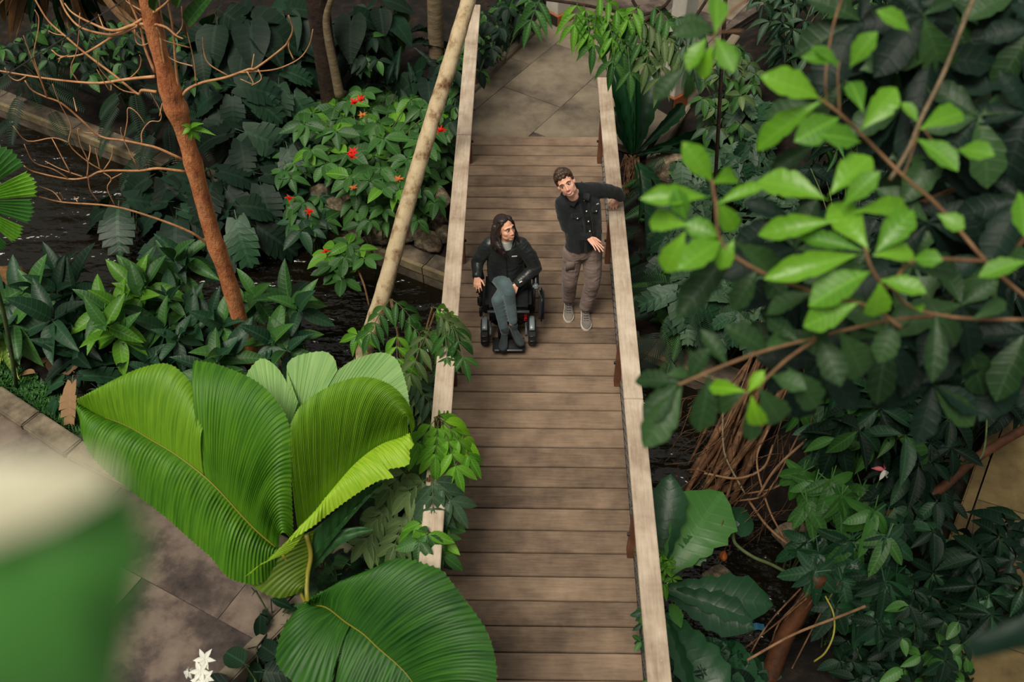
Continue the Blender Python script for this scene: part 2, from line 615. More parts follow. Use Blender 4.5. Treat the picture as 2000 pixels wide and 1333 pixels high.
a1 = PZ(1095, 210); a2 = PZ(1145, 165)
LANG = math.atan2(a2.y - a1.y, a2.x - a1.x)
paving('landing_floor', land_poly, LANG, 1.25, 0.85, 0.0, [M['slab'], M['slab'], M['slab_dark']], origin=(a1.x, a1.y), gap=0.004)
p1 = PZ(425, 1210); p2 = PZ(330, 1140)
paving('path_floor', path_poly, math.radians(-28), 1.5, 1.2, 0.0, [M['slab_dark']], origin=(p1.x, p1.y), gap=0.003, fill=M['slab_dark'])
M['tan'] = mottled('tan_paving', [(0.3, lin(62, 52, 32)), (0.5, lin(90, 76, 46)), (0.75, lin(112, 96, 64))], 3, 0.8, 0.3, 0.006, rnd=6)
paving('garden_path_floor', right_path, math.radians(68), 1.3, 0.9, 0.0, [M['tan'], M['tan'], M['slab_dark']])

def kerb(name, pix, z, width, h, side, L=0.62, mat=None):
    root = empty(name, (0, 0, 0), None, None)
    tag(root, kind='structure')
    P = [PZ(x, y, z) for x, y in pix]
    for a, b in zip(P[:-1], P[1:]):
        d = (b - a); n = max(1, round(d.length / L)); t = d.normalized()
        nn = V((-t.y, t.x, 0)) * side
        for k in range(n):
            c = a + d * ((k + 0.5) / n) + nn * (width / 2)
            R = Matrix((t, V((-t.y, t.x, 0)), V((0, 0, 1)))).transposed()
            m = MB().box((0, 0, 0), (d.length / n - 0.008, width, h), R, 0.012)
            o = m.build('kerb_stone', mat or M['kerb'], root, False)
            o.location = (c.x, c.y, z - h / 2 + rng.uniform(-0.006, 0.004))
    return root
kerb('kerb_planting_bed', [(-300, 590), (0, 752), (160, 858), (420, 985), (668, 1098)], 0.07, 0.20, 0.24, -1)
kerb('kerb_path_edge', [(606, 1130), (560, 1178), (400, 1340), (240, 1500)], 0.04, 0.13, 0.2, 1, 0.9, M['slab'])
kerb('kerb_landing', [(921, 180), (1052, 52), (1105, -12)], 0.06, 0.11, 0.2, 1, 0.9, M['slab'])
kerb('kerb_landing_side', [(1262, 306), (1352, 172), (1430, 64)], 0.05, 0.12, 0.22, -1, 0.9, M['slab'])
kerb('kerb_garden_path', [(2000, 735), (1935, 890), (1880, 1050), (1835, 1180), (1785, 1340)], 0.04, 0.09, 0.2, -1, 0.8, M['tan'])

# ------------------------------------------------------------------ footbridge
bridge = empty('footbridge', (BX(6.0), 6.0, 0.0), 'timber footbridge of brown cross boards between two pale handrails', 'bridge')
planks = []
Y = PZ(1045, 266, 0).y
pl_mesh = {}
while Y > 0.4:
    t = max(0.0, min(1.0, (Y - 5.5) / 4.4))
    pitch = 0.211 * (1 - t) + 0.193 * t
    key = round(pitch, 3)
    if key not in pl_mesh:
        pl_mesh[key] = MB().box((0, 0, 0), (1.66, pitch - 0.011, 0.032), None, 0.004).data('plank', M['deck'], False)
    o = part('plank', pl_mesh[key], bridge, (0, 0, 0))
    c = bp(rng.uniform(-0.004, 0.004), Y - pitch / 2, -0.016 + rng.uniform(-0.0012, 0.0012))
    o.location = c - wloc(bridge)
    o.rotation_euler = (0, 0, -YAW + rng.uniform(-0.0012, 0.0012))
    Y -= pitch
for off in (-0.7, 0.0, 0.7):
    MB().tube([bp(off, 9.85, -0.13), bp(off, 0.4, -0.13)], 0.09, 4).build('joist', M['joist'], bridge, False)
RAIL_Y = {-1: (11.1, 0.4), 1: (9.52, 0.4)}
post_Y = {-1: (11.0, 9.42, 7.70, 6.02, 4.30, 2.55, 0.8), 1: (9.44, 7.72, 6.04, 4.24, 2.5, 0.78)}
for sd in (-1, 1):
    y1, y0 = RAIL_Y[sd]
    n = 4
    for k in range(n):
        ya = y1 + (y0 - y1) * k / n; yb = y1 + (y0 - y1) * (k + 1) / n
        L = ya - yb - 0.004
        o = MB().box((0, 0, 0), (0.147, L, 0.042), None, 0.005).build('handrail', M['rail'], bridge, False)
        o.location = bp(sd * 0.735, (ya + yb) / 2, 1.04) - wloc(bridge)
        o.rotation_euler = (0, 0, -YAW)
        o = MB().box((0, 0, 0), (0.05, L, 0.085), None, 0.004).build('rail_support', M['post'], bridge, False)
        o.location = bp(sd * 0.705, (ya + yb) / 2, 0.975) - wloc(bridge)
        o.rotation_euler = (0, 0, -YAW)
    for y in post_Y[sd]:
        o = MB().box((0, 0, 0), (0.062, 0.09, 1.02), None, 0.004).build('post', M['post'], bridge, False)
        o.location = bp(sd * 0.752, y, 0.51) - wloc(bridge)
        o.rotation_euler = (0, 0, -YAW)
        for zb in (0.28, 0.68):
            b = MB().tube([(0, 0, 0), (-sd * 0.02, 0, 0)], 0.014, 8).data('bolt', M['iron'], False)
            b2 = part('bolt', b, o, V((-sd * 0.030, 0, zb - 0.51)))
    # woven wire between the posts
    ys_ = list(post_Y[sd])
    for ya, yb in zip(ys_[:-1], ys_[1:]):
        m = MB()
        nd = 17
        L = (ya - 0.05) - (yb + 0.05)
        off = sd * 0.775
        H0, H1 = 0.03, 0.94
        st = L / nd
        for k in range(-12, nd):
            for dr in (1, -1):
                a, b = k * st, k * st + 12 * st
                za, zb_ = (H0, H1) if dr > 0 else (H1, H0)
                if a < 0: za = za + (zb_ - za) * (-a) / (b - a); a = 0
                if b > L: zb_ = za + (zb_ - za) * (L - a) / (b - a); b = L
                if b - a < 0.02: continue
                m.tube([bp(off, yb + 0.05 + a, za), bp(off, yb + 0.05 + b, zb_)], 0.0034, 4, False)
        for z in (H0, H1):
            m.tube([bp(off, yb + 0.05, z), bp(off, ya - 0.05, z)], 0.006, 5)
        tag(m.build('wire_mesh', M['steel'], bridge, False), kind='stuff')

# ------------------------------------------------------------------ two painted columns on timber plinths beside the landing
M['plinth'] = deck_wood('plinth_wood', [(0.3, lin(120, 62, 34)), (0.5, lin(158, 92, 54)), (0.7, lin(186, 120, 76))], 2, 0.5)
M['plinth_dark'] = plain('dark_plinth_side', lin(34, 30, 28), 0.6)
M['col'] = mottled('painted_column', [(0.3, lin(168, 160, 150)), (0.7, lin(196, 190, 178))], 3, 0.6, 0.1)
def column(pix, w, h, hc, label):
    p = PZ(*pix, 0.0)
    t = empty('column', (p.x, p.y, 0), label, 'column')
    R = Matrix.Rotation(math.radians(40), 3, 'Z')
    c = V((p.x, p.y, 0)) + R @ V((w / 2, w / 2, 0))
    MB().box(c + V((0, 0, h / 2)), (w, w, h), R, 0.006).build('plinth', M['plinth'], t, False)
    # thin dark layer over the side that faces the bridge
    MB().box(c + R @ V((-w / 2 - 0.008, 0, 0)) + V((0, 0, h / 2)), (0.016, w, h), R, 0.003).build('dark_side_layer', M['plinth_dark'], t, False)
    MB().box(c + V((0, 0, h + hc / 2)), (w * 0.8, w * 0.8, hc), R, 0.006).build('shaft', M['col'], t, False)
    return t
column((1088, 52), 0.30, 0.14, 2.2, 'pale square column on a brown plinth at the far left corner of the landing')
column((1312, 228), 0.26, 0.24, 1.3, 'column with an orange brown plinth among leaves beside the right handrail end')

# ------------------------------------------------------------------ rocks
def rock_mesh(seed, mat, sub=3):
    bm = bmesh.new()
    bmesh.ops.create_icosphere(bm, subdivisions=sub, radius=0.5)
    o = V((seed * 3.7, seed * 1.3, seed * 2.1))
    for v in bm.verts:
        d = v.co.normalized()
        k = 1 + 0.38 * noise.noise(d * 1.6 + o) + 0.16 * noise.noise(d * 4 + o) + 0.07 * noise.noise(d * 9 + o)
        q = d * 0.5 * k
        for ax in ((1, 0.2, 0.3), (-0.4, 1, 0.2), (0.1, -0.5, 1), (-1, -0.6, 0.5)):
            n = (V(ax) + V((noise.noise(o + V(ax)), noise.noise(o * 2), 0)) * 0.5).normalized()
            e = q.dot(n) - 0.36
            if e > 0: q -= n * e * 0.75
        v.co = q
    me = bpy.data.meshes.new('rock')
    bm.to_mesh(me); bm.free()
    me.polygons.foreach_set('use_smooth', [True] * len(me.polygons))
    me.materials.append(mat)
    return me
ROCKS = [rock_mesh(i + 1, M['rock']) for i in range(5)]
BROCKS = [rock_mesh(i + 9, M['rock_brown']) for i in range(2)]
def rock(px, py, z, wpx, hpx, parent=None, brown=False):
    p = PZ(px, py, z)
    s = wpx / F * (p - EYE).dot(FW)
    sv = hpx / F * (p - EYE).dot(FW)
    o = part('rock', rng.choice(BROCKS if brown else ROCKS), parent, (0, 0, 0))
    o.location = p - (wloc(parent) if parent else V((0, 0, 0)))
    o.scale = (s * 1.08, s * rng.uniform(0.7, 1.0), sv * rng.uniform(0.95, 1.15))
    o.rotation_euler = (rng.uniform(-.2, .2), rng.uniform(-.2, .2), rng.uniform(-.5, .5))
    return o
pr = PZ(760, 440, -0.2)
bank = empty('rockery', (pr.x, pr.y, -0.3), 'rough grey brown rockery of stones behind the concrete ledge of the stream', 'rockery')
for r in [(730, 400, -.12, 75, 45), (770, 428, -.15, 62, 48), (818, 452, -.2, 48, 34), (838, 472, -.25, 62, 36), (795, 462, -.25, 30, 24), (745, 455, -.25, 66, 40),
          (700, 430, -.2, 60, 44), (690, 470, -.28, 44, 26), (850, 430, -.15, 50, 44), (868, 458, -.2, 36, 40), (660, 405, -.12, 50, 46), (625, 385, -.12, 56, 48),
          (575, 365, -.1, 44, 50), (540, 355, -.1, 34, 52), (555, 395, -.2, 50, 34), (600, 420, -.25, 60, 30), (640, 440, -.28, 50, 28), (690, 385, -.05, 46, 34),
          (790, 395, -.05, 56, 38), (830, 405, -.05, 54, 36), (520, 390, -.22, 40, 36), (860, 390, 0, 44, 40)]:
    rock(*r, parent=bank)
pr = PZ(605, 190, 0.0)
bank2 = empty('rockery', (pr.x, pr.y, -0.1), 'shaded rockery stones at the foot of the dark brown palm trunk', 'rockery')
for r in [(600, 150, .1, 50, 34), (618, 172, .1, 46, 40), (590, 195, .05, 60, 40), (622, 215, 0, 44, 34), (640, 235, -.05, 40, 30), (575, 225, -.05, 44, 34), (560, 165, .1, 40, 34), (700, 215, 0, 40, 30), (670, 190, .05, 36, 26)]:
    rock(*r, parent=bank2)
for i, (r, lb) in enumerate([((14, 555, -.42, 92, 66), 'smooth tan brown boulder at the water edge, cut by the left frame edge'),
          ((62, 562, -.42, 58, 50), 'smaller tan boulder at the water edge beside the ginger plants'),
          ((10, 590, -.42, 40, 34), 'low brown stone under the two tan boulders at the water edge')]):
    tag(rock(*r, brown=True), lb, 'rock')
for r, lb in [((500, 668, -.45, 90, 56), 'mossy stone at the water edge right behind the foot of the orange trunk'),
              ((525, 705, -.45, 80, 50), 'mossy stone at the water edge between the orange trunk and the pale palm leaf'),
              ((1325, 660, -.30, 42, 62), 'dark rough rock standing on the ledge right of the bridge'),
              ((1490, 960, -.5, 70, 50), 'dark wet stone in the water below the tangle of roots'),
              ((1555, 1045, -.42, 80, 44), 'flat dark stone at the water edge under the three lobed leaves'),
              ((1405, 1130, -.5, 60, 40), 'dark stone in the black water beside the orange pebble'),
              ((1310, 330, 0.0, 70, 60), 'dark rock among ferns right of the upper handrail')]:
    tag(rock(*r), lb, 'rock')
# ------------------------------------------------------------------ leaf shapes (unit length along +Y, unit width along X)
def strip_leaf(prof, fold=0.18, droop=0.25, stalk=0.0, wav=0.0, y0=0.0):
    """prof: (t, half width, y of the edge relative to the midrib point)"""
    vs, uv, fs = [], [], []
    for i, (t, w, sh) in enumerate(prof):
        ym = y0 + t * (1 - y0)
        z = -droop * t * t
        wz = wav * math.sin(i * 2.1)
        vs += [(-w, ym + sh, z + fold * w + wz), (0, ym, z), (w, ym + sh, z + fold * w - wz)]
        uv += [(0.5 - w * 0.5, t), (0.5, t), (0.5 + w * 0.5, t)]
    for i in range(len(prof) - 1):
        a = i * 3
        fs += [(a, a + 1, a + 4, a + 3), (a + 1, a + 2, a + 5, a + 4)]
    if stalk > 0:
        b = len(vs)
        w = 0.012
        vs += [(-w, 0, 0), (w, 0, 0), (w, -stalk, 0.02), (-w, -stalk, 0.02)]
        uv += [(0.5, 0.3)] * 4
        fs.append((b, b + 1, b + 2, b + 3))
    return vs, fs, uv

def prof(fn, n):
    return [(i / n, max(0.001, fn(i / n)), 0.0) for i in range(n + 1)]

SH = {}
SH['ovate'] = strip_leaf(prof(lambda t: 0.5 * math.sin(PI * t ** 0.75) ** 0.8, 7), 0.22, 0.28, 0.12)
SH['broad'] = strip_leaf(prof(lambda t: 0.5 * math.sin(PI * min(1, t * 0.93 + 0.06) ** 0.65) ** 0.7, 8), 0.15, 0.30, 0.2, 0.01)
SH['lance'] = strip_leaf(prof(lambda t: 0.5 * math.sin(PI * t ** 0.85) ** 1.1, 7), 0.3, 0.35, 0.06)
SH['strap'] = strip_leaf(prof(lambda t: 0.5 * min(1, (t * 4) ** 0.6 + 0.15) * (1 - max(0, (t - 0.5) / 0.5) ** 2.2), 10), 0.3, 0.45)
SH['nest'] = strip_leaf(prof(lambda t: 0.5 * min(1, 0.12 + 1.25 * t ** 0.8) * (1 - max(0, (t - 0.7) / 0.3) ** 2.5) * (1 + 0.10 * math.sin(t * 34)), 18), 0.28, 0.30, 0, 0.012)
def spat(t):
    w = 0.5 * max(0.0, math.sin(PI * (0.03 + 0.97 * t) ** 1.75)) ** 0.72 + 0.03 * (1 - t)
    if t > 0.55: w *= 1 - 0.16 * max(0, math.sin((t - 0.58) * 24))
    return w
SH['spat'] = strip_leaf(prof(spat, 16), 0.26, 0.32, 0.08, 0.012)
SH['oval'] = strip_leaf(prof(lambda t: 0.5 * math.sin(PI * t) ** 0.6, 6), 0.2, 0.15, 0.05)
def lobes(n, deep, base, fw=0.10, env=lambda t: math.sin(PI * (0.12 + 0.88 * t) ** 0.8) ** 0.7, fold=0.1, droop=0.3, stalk=0.25, thin=0.5):
    pr = [(0.0, 0.10, -0.10), (0.02, 0.30 * env(0.1), -0.16)]
    for i in range(n):
        a = 0.04 + 0.9 * i / n
        b = a + 0.9 / n * thin
        w = 0.5 * env(a)
        pr.append((a, w * 0.95, fw * 0.6))
        pr.append((b, w, fw * 1.5))
        pr.append((b + 0.9 / n * (1 - thin) * 0.5, w * (1 - deep), fw * 0.5))
    pr.append((1.0, 0.004, 0.0))
    return strip_leaf(pr, fold, droop, stalk, 0.006)
SH['lobed'] = lobes(6, 0.60, 0, 0.10, thin=0.40, droop=0.4, fold=0.05)
SH['cut'] = lobes(5, 0.74, 0, 0.12, thin=0.42)
SH['oak'] = lobes(4, 0.70, 0, 0.12, env=lambda t: 0.35 + 0.65 * math.sin(PI * t) , thin=0.5, droop=0.35, stalk=0.1)
def three():
    vs, fs, uv = [], [], []
    for ang, L, w in ((0, 1.0, 0.36), (58, 0.72, 0.28), (-58, 0.72, 0.28)):
        pr = prof(lambda t: 0.5 * w * (0.35 + 0.65 * math.sin(PI * min(1, t + 0.05) ** 0.8) ** 0.7) if t < 0.97 else 0.003, 6)
        a, f, u = strip_leaf(pr, 0.25, 0.30)
        c, s = math.cos(math.radians(ang)), math.sin(math.radians(ang))
        b = len(vs)
        vs += [(x * c + y * L * s, -x * s + y * L * c, z) for x, y, z in a]
        uv += [(0.5 + (p[0] - 0.5) * 2, p[1]) for p in u]
        fs += [tuple(i + b for i in q) for q in f]
    b = len(vs)
    vs += [(-.015, 0, 0), (.015, 0, 0), (.012, -.4, .03), (-.012, -.4, .03)]; uv += [(0.5, .3)] * 4; fs.append((b, b + 1, b + 2, b + 3))
    return vs, fs, uv
SH['three'] = three()
def heart():
    pr = [(0, 0.05, -0.16), (0.02, 0.3, -0.24), (0.10, 0.47, -0.16), (0.22, 0.52, -0.04), (0.4, 0.47, 0), (0.6, 0.34, 0), (0.8, 0.18, 0), (1, 0.003, 0)]
    return strip_leaf(pr, 0.12, 0.3, 0.0, 0.01)
SH['heart'] = heart()
def frond(n=18, wl=0.055, droop=0.45, ang=38, taper=0.9, lf=0.42, vee=0.25):
    vs, fs, uv = [], [], []
    def at(t): return V((0, t, -droop * t * t))
    for i in range(8):
        a, b = at(i / 8), at((i + 1) / 8)
        k = len(vs); w = 0.012 * (1 - i / 9)
        vs += [(-w, a.y, a.z), (w, a.y, a.z), (w * .85, b.y, b.z), (-w * .85, b.y, b.z)]; uv += [(0.5, 0.5)] * 4
        fs.append((k, k + 1, k + 2, k + 3))
    for i in range(n):
        t = 0.14 + 0.86 * i / (n - 1)
        p = at(t)
        L = lf * (math.sin(PI * (0.12 + 0.80 * t)) ** 0.8 + 0.08)
        for sd in (-1, 1):
            an = math.radians(ang + 22 * (1 - t))
            d = V((sd * math.sin(an), math.cos(an), vee * 0.5))
            e = p + d * L * 0.55
            f = p + d * L - V((0, 0, 0.30 * L))
            q = V((d.y, -d.x * 1, 0)) * wl * 0.5
            k = len(vs)
            vs += [p - q * .4, p + q * .4, e + q, e - q, f]
            uv += [(0.42, 0), (0.58, 0), (0.7, .5), (0.3, .5), (0.5, 1)]
            fs += [(k, k + 1, k + 2, k + 3), (k + 3, k + 2, k + 4)]
    return [tuple(x) for x in vs], fs, uv
SH['palm'] = frond(22, 0.030, 0.5, 36, lf=0.5)
SH['fern'] = frond(20, 0.045, 0.4, 62, lf=0.24, vee=0.1)
SH['fineleaf'] = frond(14, 0.03, 0.3, 50, lf=0.35)

TM = {}
def T(kind, mat):
    if (kind, mat) not in TM:
        v_, f_, u_ = SH[kind]
        TM[(kind, mat)] = mesh_data('leaf', v_, f_, M[mat], True, u_)
    return TM[(kind, mat)]

def put(plant, me, p, d, up, L, Wd, name='leaf'):
    y = V(d).normalized()
    x = y.cross(V(up))
    if x.length < 1e-4: x = y.orthogonal()
    x.normalize()
    z = x.cross(y)
    o = bpy.data.objects.new(name, me)
    COL.objects.link(o)
    o.parent = plant
    q = V(p) - V(plant.location)
    o.matrix_local = Matrix(((x.x * Wd, y.x * L, z.x * L, q.x), (x.y * Wd, y.y * L, z.y * L, q.y), (x.z * Wd, y.z * L, z.z * L, q.z), (0, 0, 0, 1)))
    return o

def whorl(plant, me, c, n, L, wr, tilt=12, jit=0.25, ph=None, face=None, name='leaf', up=0.0):
    """n leaves around c; tilt: degrees below the horizontal"""
    ph = rng.uniform(0, 6.28) if ph is None else ph
    mes = me if isinstance(me, (list, tuple)) else [me]
    for i in range(n):
        az = ph + 2 * PI * i / n + rng.uniform(-jit, jit)
        el = -math.radians(tilt + rng.uniform(-18, 22))
        if up and i % 3 == 0: el = math.radians(rng.uniform(35, 65))
        d = V((math.cos(az) * math.cos(el), math.sin(az) * math.cos(el), math.sin(el)))
        l = L * rng.uniform(0.75, 1.15)
        u = V((rng.uniform(-.3, .3), -0.35 + rng.uniform(-.3, .3), 1))
        put(plant, rng.choice(mes), V(c) + d * L * 0.06, d, u, l, l * wr * rng.uniform(0.85, 1.12), name)

def stems(plant, base, tips, r=0.008, mat='stem', name='stem', bow=0.12, mid=None):
    m = MB()
    for t in tips:
        b = V(base) + V((rng.uniform(-.05, .05), rng.uniform(-.05, .05), 0))
        t = V(t)
        k = b.lerp(t, 0.55) + V((0, 0, bow * (t - b).length))
        m.tube(catmull([b, k, t], 3), [r * 1.5] + [r * 1.2] * 3 + [r] * 3 if False else r, 4, False)
    return m.build(name, M[mat], plant)

def spread(poly, n, z, gap, zs=None):
    """n places inside the pixel polygon at heights z=(lo,hi), at least gap pixels apart"""
    x0, x1 = min(p[0] for p in poly), max(p[0] for p in poly)
    y0, y1 = min(p[1] for p in poly), max(p[1] for p in poly)
    out, got, tries = [], [], 0
    while len(out) < n and tries < 4000:
        tries += 1
        p = (rng.uniform(x0, x1), rng.uniform(y0, y1))
        if not inside(p, poly): continue
        if any(math.hypot(p[0] - q[0], p[1] - q[1]) < gap for q in got): continue
        got.append(p)
        out.append(PZ(p[0], p[1], rng.uniform(*z)))
    return out

def shrub(name, label, cat, tips, me, n, L, wr, tilt=14, base=None, stem='stem', r=0.008, group=None, up=0, leaf='leaf', jit=0.3):
    c = V((0, 0, 0))
    for t in tips: c += V(t)
    c /= len(tips)
    if base is None:
        base = V((c.x, c.y, gz(c.x, c.y)))
    pl = empty(name, base, label, cat, group)
    stems(pl, base, tips, r, stem)
    for t in tips:
        whorl(pl, me, t, n if isinstance(n, int) else rng.randint(*n), L * rng.uniform(0.85, 1.12), wr, tilt, jit, up=up, name=leaf)
    return pl

# leaf colours
def lm(k, a, b, **kw): M[k] = leaf_mat(k, lin(*a), lin(*b), **kw)
lm('lf_dark', (5, 20, 12), (18, 43, 26), rough=0.52, trans=0.12, spec=0.18)
lm('lf_blue', (6, 23, 16), (25, 54, 36), rough=0.52, trans=0.10, spec=0.2, vamt=0.22, vbump=.15, veins=6.67)  # albedo lowered to carry the canopy shade over the far left bed
lm('lf_mid', (24, 58, 24), (62, 106, 44), rough=0.45, trans=0.2, spec=0.3)
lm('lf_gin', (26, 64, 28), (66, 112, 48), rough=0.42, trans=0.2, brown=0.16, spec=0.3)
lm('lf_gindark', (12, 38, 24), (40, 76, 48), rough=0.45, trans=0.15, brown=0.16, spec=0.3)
lm('lf_bright', (52, 108, 24), (110, 164, 48), rough=0.4, trans=0.34, spec=0.35)
lm('lf_lime', (96, 160, 24), (150, 205, 50), rough=0.38, trans=0.45)
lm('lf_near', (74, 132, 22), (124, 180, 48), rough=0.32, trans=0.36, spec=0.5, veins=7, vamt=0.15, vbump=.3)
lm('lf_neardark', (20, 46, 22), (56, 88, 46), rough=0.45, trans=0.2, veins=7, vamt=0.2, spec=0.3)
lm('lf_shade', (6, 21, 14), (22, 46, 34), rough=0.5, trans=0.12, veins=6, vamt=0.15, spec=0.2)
lm('lf_grey', (26, 48, 32), (66, 92, 66), rough=0.5, trans=0.12, vamt=0.25, brown=0.2, spec=0.25, vbump=.2, veins=5.5)
lm('lf_dull', (48, 70, 36), (96, 116, 70), rough=0.5, trans=0.18, vamt=0.25, brown=0.14, spec=0.25, vbump=.2)
lm('lf_var', (60, 110, 40), (150, 180, 70), rough=0.45, trans=0.25, vein=lin(210, 220, 120), vamt=0.8)
lm('lf_fern', (24, 66, 28), (60, 112, 44), rough=0.5, trans=0.25)
lm('lf_ferndk', (8, 28, 15), (24, 52, 30), rough=0.55, trans=0.2, spec=0.2)
lm('lf_nest', (30, 76, 28), (62, 112, 44), rough=0.40, trans=0.25, veins=11, vamt=0.15, vbump=.35)
lm('lf_nestdk', (12, 44, 26), (30, 70, 40), rough=0.40, trans=0.2, veins=10, vamt=0.15, vbump=.35)
lm('lf_stag', (8, 34, 18), (18, 56, 28), rough=0.36, trans=0.12, veins=3, vamt=0.1)
lm('lf_dead', (92, 66, 44), (150, 118, 84), rough=0.8, trans=0.15, vamt=0.1)
lm('lf_red', (200, 20, 14), (240, 50, 26), rough=0.45, trans=0.3, vamt=0.0, tcol=(1, .6, .5, 1))
lm('lf_orange', (200, 100, 50), (230, 150, 80), rough=0.6, trans=0.3, vamt=0.0)
lm('lf_white', (226, 226, 214), (246, 246, 236), rough=0.5, trans=0.3, vamt=0.0, tcol=(1, 1, 1, 1))
M['stem'] = mottled('green_stem', [(0.3, lin(44, 62, 34)), (0.7, lin(84, 96, 54))], 8, 0.7, 0.2)
M['twig'] = mottled('brown_twig', [(0.3, lin(92, 66, 46)), (0.7, lin(146, 112, 80))], 10, 0.8, 0.4)
M['bare'] = mottled('bare_branch', [(0.3, lin(150, 98, 62)), (0.7, lin(206, 158, 112))], 9, 0.75, 0.4)
M['orange_bark'] = mottled('orange_bark', [(0.25, lin(92, 56, 40)), (0.42, lin(168, 100, 62)), (0.58, lin(198, 128, 82)), (0.72, lin(150, 112, 88)), (0.85, lin(190, 130, 92))], 11, 0.85, 1.0, 0.03, cscale=(1, 1, 0.45), bscale=14)
M['pale_bark'] = mottled('pale_bark', [(0.30, lin(92, 60, 40)), (0.40, lin(150, 124, 92)), (0.50, lin(186, 166, 132)), (0.8, lin(210, 192, 160))], 7, 0.8, 0.6, 0.01, cscale=(1, 1, 0.8))
M['dark_bark'] = mottled('dark_bark', [(0.3, lin(24, 18, 14)), (0.6, lin(52, 38, 28)), (0.8, lin(96, 66, 44))], 9, 0.9, 0.9, 0.015)
M['tan_bark'] = mottled('ringed_bark', [(0.3, lin(84, 72, 54)), (0.7, lin(136, 118, 92))], 6, 0.85, 0.7, 0.01, cscale=(1, 1, 6))
M['root'] = mottled('root_bark', [(0.3, lin(50, 33, 21)), (0.5, lin(94, 65, 43)), (0.75, lin(140, 106, 76))], 9, 0.85, 0.8, 0.01)
M['rust'] = mottled('rust_bark', [(0.3, lin(40, 23, 12)), (0.7, lin(86, 50, 26))], 7, 0.6, 0.4)

# ------------------------------------------------------------------ left: bare tree with orange bark
TY = 6.62
def tp(px, py, dy=0.0): return PY(px, py, TY + dy)
tb = PZ(492, 706, -0.3)
tree = empty('bare_tree', (tb.x, tb.y, -0.35), 'leafless tree with orange brown bark and many thin bare branches on the left bank', 'tree')
tr = catmull([tp(495, 718), tp(478, 660), tp(445, 545), tp(418, 468), tp(396, 390), tp(372, 300), tp(350, 230), tp(335, 185), tp(317, 120), tp(300, 60), tp(282, -30), tp(262, -110)], 5)
trr = [0.076 - 0.020 * i / len(tr) + 0.004 * noise.noise(V((i * .9, 0, 0))) for i in range(len(tr))]
for i, p in enumerate(tr):
    for kp, kr, ks in ((tp(352, 212), 0.032, 0.10), (tp(386, 325), 0.018, 0.06), (tp(428, 485), 0.014, 0.07), (tp(330, 170), 0.022, 0.09), (tp(458, 570), 0.008, 0.05)):
        trr[i] += kr * math.exp(-((p - kp).length / ks) ** 2)
MB().tube(tr, trr, 12).build('trunk', M['orange_bark'], tree)
def c1(pts, off=(0, 0), s=3.174): return [(x / s + off[0], y / s + off[1]) for x, y in pts]
def limb(pix, r0, r1, dy, name='branch', parent=None, mat='bare', dy0=0.0):
    n = len(pix)
    P = [tp(x, y, dy0 + dy * (i / (n - 1))) for i, (x, y) in enumerate(pix)]
    C_ = catmull(P, 4)
    return MB().tube(C_, [r0 + (r1 - r0) * i / (len(C_) - 1) for i in range(len(C_))], 5).build(name, M[mat], parent or tree)
